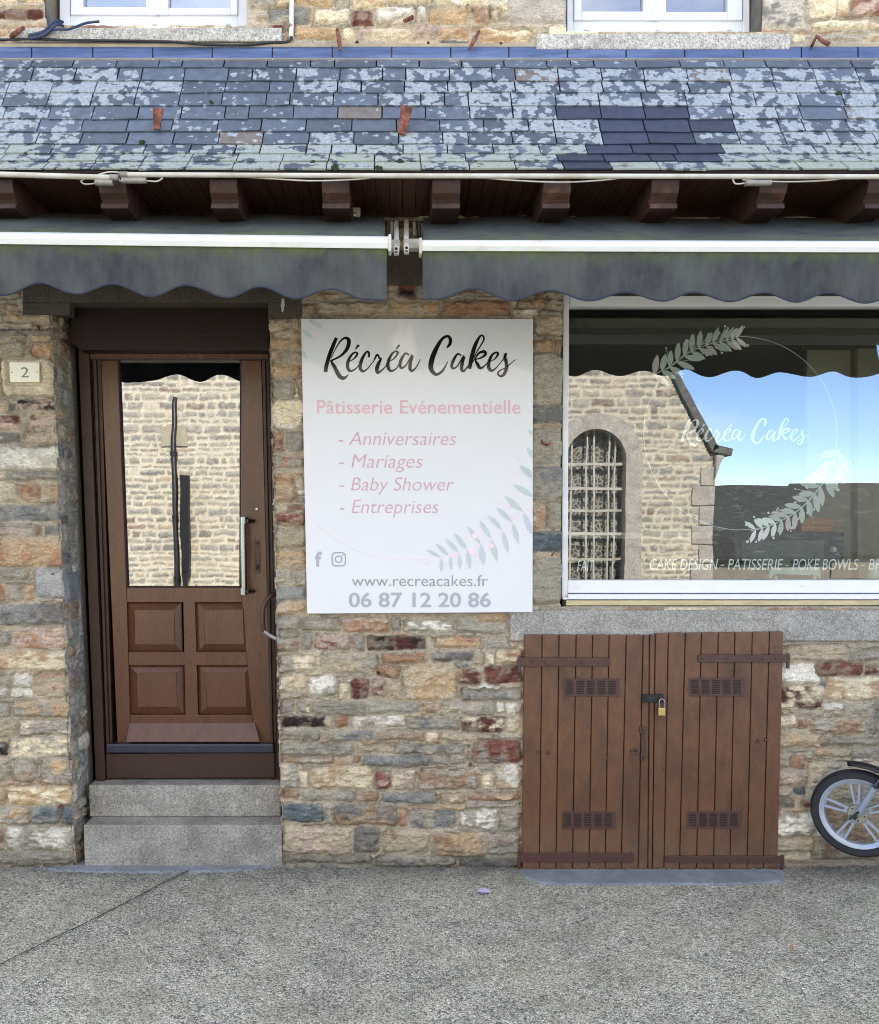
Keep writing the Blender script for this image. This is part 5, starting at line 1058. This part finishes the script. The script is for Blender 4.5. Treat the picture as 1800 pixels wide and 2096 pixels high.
b = MB(); b.tube([Vector(p) for p in spline([tuple(P(u, v, y)) for u, v, y in ((-400, 80, -.03), (-60, 82, -.03), (60, 80, -.033), (140, 82, -.036), (230, 83, -.037), (340, 85, -.037), (420, 91, -.034), (500, 92, -.032), (555, 87, -.026), (585, 86, -.024), (596, 80, -.018), (597, 74, -.018))], 8)], .0062, 8); cb = b.build('power_cable', 'cable', None, smooth=True); tag(cb, 'black cable sagging along the foot of the upper wall to the white conduit', 'cable')
b = MB()
for o_ in ((0, 0, 0), (2, 3, -.01), (-2, -3, -.004), (1.5, -5, .004)):
    b.tube([Vector(p) for p in spline([tuple(P(u + o_[0], v + o_[1], y + o_[2])) for u, v, y in ((60, 76, -.04), (80, 72, -.045), (96, 64, -.05), (108, 52, -.05), (118, 47, -.03), (128, 50, -.0))], 6)], .0062, 8)
b.tube([Vector(p) for p in spline([tuple(P(u, v, y)) for u, v, y in ((88, 71, -.05), (104, 62, -.055), (122, 60, -.06), (140, 60, -.06), (158, 54, -.055), (178, 47, -.05), (203, 44, -.02))], 6)], .0062, 8)
cw = b.build('cable_bundle', 'blue_cable', None, smooth=True); tag(cw, 'frayed bundle of dark blue cables bending up over the window sill corner', 'cable')

# ------------------------------------------------------------------ ground
def sheet(name, pts, mat, z, kind='structure'):
    b = MB(); b.add([(x, y, z) for x, y in pts], [tuple(range(len(pts)))]); o = b.build(name, mat, None); o['kind'] = kind; return o
sheet('ground', [(-70, -90), (70, -90), (70, 60), (-70, 60)], 'ground', -.012)
b = MB(); nx, ny = 240, 100
gx = np.linspace(-3.6, 5.6, nx); gy = np.linspace(-6.5, .25, ny); vs = []
for y in gy:
    for x in gx: vs.append((x, y, .006 * (fbm(np.array([x]), np.array([y]), 1.3, 4, 3)[0] - .5) - .005))
b.add(vs, [(j * nx + i, j * nx + i + 1, (j + 1) * nx + i + 1, (j + 1) * nx + i) for j in range(ny - 1) for i in range(nx - 1)]); pv = b.build('pavement', 'ground', None, smooth=True); pv['kind'] = 'structure'
def patch(pts, seed, h=.0025):
    """a hand-trowelled cement fillet: flat top fading into the pavement"""
    r = random.Random(seed); q = []
    for i in range(len(pts)):
        (a, c), (d, e) = pts[i], pts[(i + 1) % len(pts)]; m = max(1, int(abs(d - a) / 5))
        for k in range(m): t = k / m; q.append(PG(a + (d - a) * t, c + (e - c) * t + r.uniform(-1.5, 1.5), h))
    n = len(q); cx = sum(p.x for p in q) / n; b = MB()
    b.add([(p.x, p.y, h) for p in q] + [(p.x + (p.x - cx) * .02, p.y - .014, -.006) for p in q], [tuple(range(n))] + [(i, (i + 1) % n, (i + 1) % n + n, i + n) for i in range(n)])
    for f_ in (): pass
    o = b.build('cement_strip', 'cement', None); o['kind'] = 'structure'
patch([(175, 1757), (580, 1757), (574, 1769), (520, 1777), (440, 1781), (330, 1783), (215, 1783), (120, 1780), (90, 1776), (150, 1770)], 3)
patch([(1066, 1779), (1596, 1779), (1600, 1788), (1597, 1802), (1500, 1807), (1300, 1807), (1160, 1808), (1110, 1805), (1080, 1794)], 6)
jp = [PG(u, v, 0) for u, v in ((-60, 2005), (0, 1975), (60, 1946), (110, 1921), (160, 1898), (200, 1878), (245, 1855), (290, 1832), (330, 1810), (362, 1795), (385, 1783))]
b = MB(); sp = spline([tuple(p) for p in jp], 10); L_, R_ = [], []; r = random.Random(5)
for p in sp: wj = r.uniform(.004, .010); L_.append((p[0] - wj, p[1] - wj * .5, .0035)); R_.append((p[0] + wj, p[1] + wj * .5, .0035))
n = len(sp); b.add(L_ + R_, [(i, i + 1, n + i + 1, n + i) for i in range(n - 1)]); M['joint'] = mk('mossy_joint', (52, 54, 42), .95, var=.4, scale=60, bump=.004, second=(66, 78, 44)); o = b.build('pavement_joint', 'joint', None); o['kind'] = 'structure'
def scrap(u, v, s, mat, name, label, cat, seed):
    r = random.Random(seed); p = PG(u, v, .008); b = MB(); n = 7; a = [(p.x + s * math.cos(6.283 * k / n) * r.uniform(.6, 1.2), p.y + s * .6 * math.sin(6.283 * k / n) * r.uniform(.5, 1.2), .006 + r.uniform(0, .014)) for k in range(n)]
    c = (p.x, p.y, .016); c2 = (p.x, p.y, .014); a2 = [(x, y, z - .0015) for x, y, z in a]
    b.add(a + [c] + a2 + [c2], [(k, (k + 1) % n, n) for k in range(n)] + [(n + 1 + (k + 1) % n, n + 1 + k, 2 * n + 1) for k in range(n)] + [(k, k + n + 1, (k + 1) % n + n + 1, (k + 1) % n) for k in range(n)])
    tag(b.build(name, mat, None), label, cat)
scrap(988, 1824, .036, 'litter', 'paper_scrap', 'crumpled lilac scrap of paper lying on the pavement', 'litter', 2)
scrap(1625, 1940, .018, 'litter2', 'dry_leaf', 'tiny orange dry leaf lying on the grey pavement', 'leaf', 4)
# loose grit along the foot of the wall: nobody could count it
b = MB(); r = random.Random(12)
for k in range(900):
    x = r.uniform(-2.4, 2.7); y = -abs(r.gauss(0, .07)) - .012; s = r.uniform(.0015, .0055)
    if r.random() < .12: y = r.uniform(-1.6, -.05)
    b.ball((x, y, s * .4), s, (1, r.uniform(.6, 1), .6), 3)
M['grit'] = mk('grit', (122, 116, 104), .9, var=.5, scale=40, bump=0); o = b.build('grit', 'grit', None); o['kind'] = 'stuff'

# ------------------------------------------------------------------ moped leaning by the wall
mp_ = thing('moped', (P(1748, 1660, -.2).x + .5, -.24, 0), 'dark blue moped with grey five spoke wheels on its stand beside the cellar doors', 'moped')
HC = P(1757, 1664, -.22); RR = 92.5 / F * (D0 - .22)
yaw = R(-36)
def wheel(cx, cy, cz, yw, name):
    m = Matrix.Translation((cx, cy, cz)) @ Matrix.Rotation(yw, 4, 'Z') @ Matrix.Rotation(R(90), 4, 'X')   # local z -> -y (towards the viewer)
    tw = .031
    b = MB(); b.lathe([(RR - .048, -.020), (RR - .042, -tw), (RR - .016, -tw * 1.02), (RR - .004, -tw * .62), (RR, 0), (RR - .004, tw * .62), (RR - .016, tw * 1.02), (RR - .042, tw), (RR - .048, .020)], m, 64, True)
    wh = b.build(name, 'tyre', mp_, smooth=True)
    ri = RR - .046
    b = MB(); b.lathe([(ri + .004, -.024), (ri - .004, -.025), (ri - .012, -.020), (ri - .022, -.016), (ri - .022, .016), (ri - .012, .020), (ri - .004, .025), (ri + .004, .024)], m, 64, True); b.build('rim', 'alloy', wh, smooth=True)
    b = MB(); ro = ri - .018
    for k in range(5):
        a0 = R(97 + 72 * k)
        for s in (-1, 1):
            hi, ho = .030, .014   # pair of bars: apart at the rim, closing at the hub
            def pt(r_, off, h): return m @ Vector((r_ * math.cos(a0) - off * math.sin(a0), r_ * math.sin(a0) + off * math.cos(a0), h))
            i0, i1 = s * .003, s * .0145; o0, o1 = s * .0145, s * .027
            q = [pt(.03, i0, .012), pt(.03, i1, .012), pt(ro, o1, .012), pt(ro, o0, .012)]; q2 = [pt(.03, i0, -.012), pt(.03, i1, -.012), pt(ro, o1, -.012), pt(ro, o0, -.012)]
            b.hexa(q, q2)
        q = [pt(.03, -.013, .006), pt(.03, .013, .006), pt(.068, .014, .006), pt(.068, -.014, .006)]; q2 = [pt(.03, -.013, -.006), pt(.03, .013, -.006), pt(.068, .014, -.006), pt(.068, -.014, -.006)]; b.hexa(q, q2)
        q = [pt(ro - .012, -.024, .006), pt(ro - .012, .024, .006), pt(ro + .004, .026, .006), pt(ro + .004, -.026, .006)]; q2 = [pt(ro - .012, -.024, -.006), pt(ro - .012, .024, -.006), pt(ro + .004, .026, -.006), pt(ro + .004, -.026, -.006)]; b.hexa(q, q2)
    b.build('wheel_spokes', 'alloy', wh, bevel=.0015)
    b = MB(); b.lathe([(0, .028), (.012, .028), (.014, .024), (.044, .024), (.048, .018), (.048, -.02), (0, -.02)], m, 32); b.build('hub', 'hub', wh, smooth=True)
    b = MB()
    for k in range(5): a = R(61 + 72 * k); p = m @ Vector((.034 * math.cos(a), .034 * math.sin(a), .025)); b.ball(p, .005, (1, .6, 1), 5)
    b.build('hub_bolt', 'lead', wh, smooth=True)
    return m
mw = wheel(HC.x, HC.y, HC.z, yaw, 'front_wheel')
ax = Vector((math.cos(yaw), math.sin(yaw), 0)); out_ = Vector((math.sin(yaw), -math.cos(yaw), 0))
up = Vector((0, 0, 1)); fork = (ax * .43 + up * .88).normalized()
for s in (1, -1):
    base = HC + out_ * (.052 * s)
    b = MB(); b.tube([base + fork * .01, base + fork * .02, base + fork * .16, base + fork * .175], [.013, .017, .0165, .020], 14); b.build('fork_slider', 'alloy', mp_, smooth=True)
    b = MB(); b.tube([base + fork * .17, base + fork * .58], .0135, 12); b.build('fork_tube', 'plum', mp_, smooth=True)
    b = MB(); b.tube([base - fork * .012 - out_ * .012 * s, base + out_ * .016 * s - fork * .012], .009, 10); b.tube([base + fork * .03 + out_ * .016 * s, base + out_ * .022 * s - ax * .02 - fork * .02], .006, 8); b.build('axle_nut', 'lead', mp_, smooth=True)
b = MB(); n = 22; wv_ = .036; vs = []
for k in range(n):
    a = R(103 - 103 * k / (n - 1)); rr = RR + .028
    tp = 1 if k > 3 else .35 + .22 * k
    for o_, dr in ((-wv_ * tp, -.010), (-wv_ * .6 * tp, .006), (0, .012), (wv_ * .6 * tp, .006), (wv_ * tp, -.010)): vs.append(HC + ax * ((rr + dr) * math.cos(a)) + up * ((rr + dr) * math.sin(a)) + out_ * o_)
b.add(vs, [(k * 5 + i, k * 5 + i + 1, (k + 1) * 5 + i + 1, (k + 1) * 5 + i) for k in range(n - 1) for i in range(4)]); mg = b.build('mudguard', 'black', mp_, smooth=True); md = mg.modifiers.new('t', 'SOLIDIFY'); md.thickness = .003
# body behind: frame, engine, seat, rear wheel, handlebar, stand
hd = HC + fork * .58
rc = Vector((HC.x + 1.12, -.20, RR)); wheel(rc.x, rc.y, rc.z, 0, 'rear_wheel')
b = MB(); b.tube([hd, hd + Vector((.16, .02, -.22)), (rc.x - .55, -.20, .26), (rc.x - .05, -.20, .40)], [.03, .035, .035, .03], 12); b.tube([(rc.x - .55, -.20, .26), (rc.x - .5, -.2, .55), (rc.x + .1, -.2, .58)], .024, 10); b.build('frame_tube', 'plum', mp_, smooth=True)
b = MB(); b.box((rc.x - .62, -.28, .17), (rc.x - .36, -.12, .34)); b.box((rc.x - .44, -.31, .16), (rc.x - .02, -.25, .26)); b.build('engine', 'hub', mp_, bevel=.02)
b = MB(); b.box((rc.x - .45, -.30, .60), (rc.x + .28, -.10, .70)); b.build('saddle', 'black', mp_, bevel=.04)
b = MB(); b.tube([hd + fork * .12 + out_ * .30 + ax * .04, hd + fork * .13 + out_ * .12, hd + fork * .10, hd + fork * .13 - out_ * .12, hd + fork * .12 - out_ * .26 + ax * .04], .012, 10); b.tube([hd - fork * .02, hd + fork * .12], .02, 10); b.build('handlebar', 'black', mp_, smooth=True)
b = MB(); p = hd + fork * .05 + ax * .03; b.ball(p, .075, (.9, 1, 1), 10); b.build('headlight', 'white_old', mp_, smooth=True)
b = MB(); b.tube([(rc.x - .42, -.30, .22), (rc.x - .40, -.33, .008)], .012, 8); b.tube([(rc.x - .42, -.10, .22), (rc.x - .40, -.07, .008)], .012, 8); b.tube([(rc.x - .40, -.33, .012), (rc.x - .40, -.07, .012)], .012, 8); b.build('centre_stand', 'black', mp_, smooth=True)
b = MB(); vs = []
for k in range(18):
    a = R(150 - 120 * k / 17); rr = RR + .03
    for o_ in (-.045, 0, .045): vs.append((rc.x + rr * math.cos(a), rc.y + o_, rc.z + rr * math.sin(a) - (.012 if o_ else 0)))
b.add(vs, [(k * 3 + i, k * 3 + i + 1, (k + 1) * 3 + i + 1, (k + 1) * 3 + i) for k in range(17) for i in range(2)]); mg = b.build('rear_mudguard', 'plum', mp_, smooth=True); md = mg.modifiers.new('t', 'SOLIDIFY'); md.thickness = .003

# ------------------------------------------------------------------ across the street: the church seen in the panes
YCH = -9.0
def PR(u, v, yg=YG, yc=YCH):
    """point on the plane y=yc whose mirror image in the pane y=yg lies at that photo pixel"""
    return P(u, v, 2 * yg - yc)
ch = thing('church', (1.5, YCH, 0), 'tall rubble stone church with arched window and drainpipe, mirrored in the shop panes', 'church')
e0, e1, ee = PR(1363, 754), PR(1452, 928), PR(1493, 930); cxr = PR(1462, 1000).x
sl_ = (e0.z - e1.z) / (e1.x - e0.x); ztop = 9.4; xp = e1.x - (ztop - e1.z) / sl_
xs2 = np.arange(-9.0, cxr + .001, .022); zs2 = np.arange(-.05, ztop + .1, .022); X2, Z2 = np.meshgrid(xs2, zs2)
wc = PR(1220, 950); ax0, ar = wc.x, 63 / F * (D0 + 2 * YG - YCH); at_ = PR(1220, 942).z; sill = .9
H2, c2, _ = stone_field(X2, Z2, 41, dict(g=8, s=4, b=3, d=2, t=1.5, o=.8, R=.5, c=1), (222, 212, 186), rowh=(.06, .16), wid=(.10, .42), joint=.030, warp=.02, hvar=.012)
c2 = np.clip(c2 * .82 + .15 * np.array([1, .95, .85]), 0, .8)
gable = e1.z + (e1.x - X2) * sl_; left = e1.z + (X2 - (2 * xp - e1.x)) * sl_
lim = np.where(X2 > xp, gable, np.maximum(left, 7.0))
arch = (np.abs(X2 - ax0) < ar) & (Z2 < at_) & (Z2 > sill) | (np.hypot(X2 - ax0, Z2 - at_) < ar) & (Z2 >= at_)
grid_mesh('wall', ch, X2, YCH + H2, Z2, c2, (Z2 < lim) & ~arch, 'church')
b = MB(); b.box((-9, YCH - 6, -.05), (cxr - .01, YCH - .05, 0.05)); b.box((cxr - .3, YCH - 6, 0), (cxr - .02, YCH - .03, e1.z)); b.build('side_wall', 'church', ch) if False else None
b = MB(); b.box((cxr - .3, YCH - 8, 0), (cxr - .005, YCH - .002, e1.z)); b.build('side_wall', 'reveal', ch)
def slab(a, c, z0, z1, nm):
    b = MB(); d = Vector((c[0] - a[0], 0, c[1] - a[1])).normalized(); n = Vector((-d.z, 0, d.x)); n = n if n.z > 0 else -n
    f = [(a[0], a[1]), (c[0], c[1]), (c[0] + n.x * .11, c[1] + n.z * .11), (a[0] + n.x * .11, a[1] + n.z * .11)]
    b.add([(x, YCH + .07, z) for x, z in f] + [(x, YCH - 8, z) for x, z in f], [(0, 1, 2, 3), (7, 6, 5, 4)] + [(i, (i + 1) % 4, (i + 1) % 4 + 4, i + 4) for i in range(4)]); b.build(nm, 'slate_far', ch)
slab((xp, ztop + .02), (e1.x + .02, e1.z + .02), 0, 0, 'roof'); slab((e1.x + .02, e1.z + .02), (ee.x, e1.z - .05), 0, 0, 'roof')
slab((xp, ztop + .02), (xp - (ztop - 7) / sl_, 7.0), 0, 0, 'roof'); slab((-9.2, 7.0), (xp - (ztop - 7) / sl_, 7.0), 0, 0, 'roof')
b = MB(); b.hexa([(cxr - .02, YCH + .1, e1.z - .03), (ee.x - .1, YCH + .1, e1.z - .05), (ee.x - .16, YCH + .1, e1.z - .16), (cxr - .02, YCH + .1, e1.z - .42)], [(cxr - .02, YCH - .3, e1.z - .03), (ee.x - .1, YCH - .3, e1.z - .05), (ee.x - .16, YCH - .3, e1.z - .16), (cxr - .02, YCH - .3, e1.z - .42)]); b.build('corbel', 'granite_lt', ch, bevel=.03)
b = MB()   # quoins at the corner
z = .0; k = 0
while z < e1.z - .45:
    h = .30; wq = .34 if k % 2 else .22; b.box((cxr - wq, YCH - .2, z + .008), (cxr + .004, YCH + .035, z + h - .008)); z += h; k += 1
b.build('quoins', 'granite_lt', ch, bevel=.012)
def archring(r0, r1, y0, y1, zb, mat, nm, par, bevel=0):
    b = MB(); pts = [(1, zb)]; n = 20; A = [(ax0 + r0, zb)] + [(ax0 + r0 * math.cos(math.pi * k / n), at_ + r0 * math.sin(math.pi * k / n)) for k in range(n + 1)] + [(ax0 - r0, zb)]
    B = [(ax0 + r1, zb)] + [(ax0 + r1 * math.cos(math.pi * k / n), at_ + r1 * math.sin(math.pi * k / n)) for k in range(n + 1)] + [(ax0 - r1, zb)]
    m = len(A); b.add([(x, y0, z) for x, z in A] + [(x, y0, z) for x, z in B] + [(x, y1, z) for x, z in A] + [(x, y1, z) for x, z in B], [(i, i + 1, m + i + 1, m + i) for i in range(m - 1)] + [(2 * m + i, 3 * m + i, 3 * m + i + 1, 2 * m + i + 1) for i in range(m - 1)] + [(i, 2 * m + i, 2 * m + i + 1, i + 1) for i in range(m - 1)] + [(m + i, m + i + 1, 3 * m + i + 1, 3 * m + i) for i in range(m - 1)])
    return b.build(nm, mat, par, bevel=bevel)
aw = archring(ar - .01, ar + .24, YCH + .03, YCH - .5, sill - .1, 'granite_lt', 'arched_window', ch)
b = MB(); n = 24; q = [(ax0 + ar, sill)] + [(ax0 + ar * math.cos(math.pi * k / n), at_ + ar * math.sin(math.pi * k / n)) for k in range(n + 1)] + [(ax0 - ar, sill)]
M['leaded'] = None
def leaded():
    t = NT('leaded_glass'); v = t.coord(); x = t.n('ShaderNodeTexVoronoi', _feature='DISTANCE_TO_EDGE', Scale=13.0); t.l(v, x.inputs['Vector'])
    x2 = t.n('ShaderNodeTexVoronoi', Scale=13.0); t.l(v, x2.inputs['Vector']); s_ = t.n('ShaderNodeSeparateColor'); t.l(x2.outputs['Color'], s_.inputs['Color'])
    c = t.ramp(s_.outputs[0], [(0, lin((64, 70, 72))), (.5, lin((96, 94, 90))), (.8, lin((92, 74, 70))), (1, lin((112, 106, 88)))]); e = t.ramp(x.outputs['Distance'], [(.06, 1), (.12, 0)])
    t.bsdf(t.mix(c, lin((168, 168, 158)), e), .35); return t.m
M['leaded'] = leaded()
b.add([(x, YCH - .25, z) for x, z in q] + [(x, YCH - .3, z) for x, z in q], [tuple(range(len(q))), tuple(range(2 * len(q) - 1, len(q) - 1, -1))]); b.build('pane', 'leaded', aw)
b = MB(); kg = F / (D0 + 2 * YG - YCH)
for dx in (-.46, -.36, -.12, .0, .22, .32): hh_ = at_ + math.sqrt(max(0, ar * ar - dx * dx)); b.box((ax0 + dx - .014, YCH - .13, sill), (ax0 + dx + .014, YCH - .10, hh_))
zv = 0
for v in (950, 999, 1045, 1092, 1145): z_ = PR(1220, v).z; b.box((ax0 - ar, YCH - .135, z_ - .02), (ax0 + ar, YCH - .095, z_ + .02))
for k in range(1, 6): z_ = sill + .02 + (PR(1220, 1145).z - sill) * (k - 1) / 5 if False else None
b.build('grille', 'white_old', aw)
dp = P(360, 830, 2 * (YD + .02) - YCH); b = MB(); b.tube([(dp.x, YCH + .1, -.05), (dp.x, YCH + .1, dp.z), (dp.x, YCH + .02, dp.z + .12)], .044, 12); dpo = b.build('drainpipe', 'lead', ch, smooth=True)
for z_ in (.9, 1.9, 2.9): b = MB(); b.tube([(dp.x, YCH + .1, z_), (dp.x, YCH + .1, z_ + .06)], .056, 12); b.build('pipe_collar', 'lead', dpo, smooth=True)
a = P(375, 973, 2 * (YD + .02) - YCH); c = P(396, 1172, 2 * (YD + .02) - YCH); b = MB(); b.box((a.x, YCH + .06, c.z), (c.x, YCH + .2, a.z)); b.box((a.x, YCH + .06, .0), (a.x + .08, YCH + .18, c.z)); b.build('black_upright', 'black', ch, bevel=.01)  # plain black upright beside the drainpipe
a = P(330, 872, 2 * (YD + .02) - YCH); c = P(384, 914, 2 * (YD + .02) - YCH); b = MB(); b.box((a.x, YCH - .02, c.z), (c.x, YCH + .03, a.z)); b.build('blocking_stone', 'block', ch, bevel=.01)
# low slate roofed houses at the end of the street
def farhouse(x0, x1, y0, y1, zr, lab, seed):
    h = thing('slate_roofed_house', ((x0 + x1) / 2, y0, 0), lab, 'house', 'far houses beyond the church'); ym = (y0 + y1) / 2; ze = zr - (ym - y1) * -.75 if False else zr - 2.2
    b = MB(); b.box((x0, y1, 0), (x1, y0, ze)); b.build('wall', 'render', h)
    for s in (0, 1):
        ya = y0 + .3 if s == 0 else y1 - .3; b = MB(); b.hexa([(x0 - .2, ya, ze - .15), (x1 + .2, ya, ze - .15), (x1 + .2, ym, zr), (x0 - .2, ym, zr)], [(x0 - .2, ya, ze - .02), (x1 + .2, ya, ze - .02), (x1 + .2, ym, zr + .13), (x0 - .2, ym, zr + .13)]); b.build('roof', 'slate_far2', h)
        for k in range(3): xx = x0 + (x1 - x0) * (.2 + .3 * k); b = MB(); b.box((xx, y0 - .02, .5), (xx + .8, y0 + .03, max(.9, ze - .3))); b.build('window', 'room_dk', h)
YF = -26.0
z1_ = P(1550, 1002, 2 * YG - YF).z; xa, xb, xc = P(1440, 1000, 2 * YG - YF).x, P(1632, 1000, 2 * YG - YF).x, P(2300, 1000, 2 * YG - YF).x
farhouse(xa - 3, xb, YF + 2.5, YF - 2.5, z1_, 'low grey house with dark slate roof just beyond the church corner', 1)
farhouse(xb + .3, xc, YF + 2.0, YF - 3.5, z1_ + .12, 'longer low house with slate roof at the far end of the street', 2)
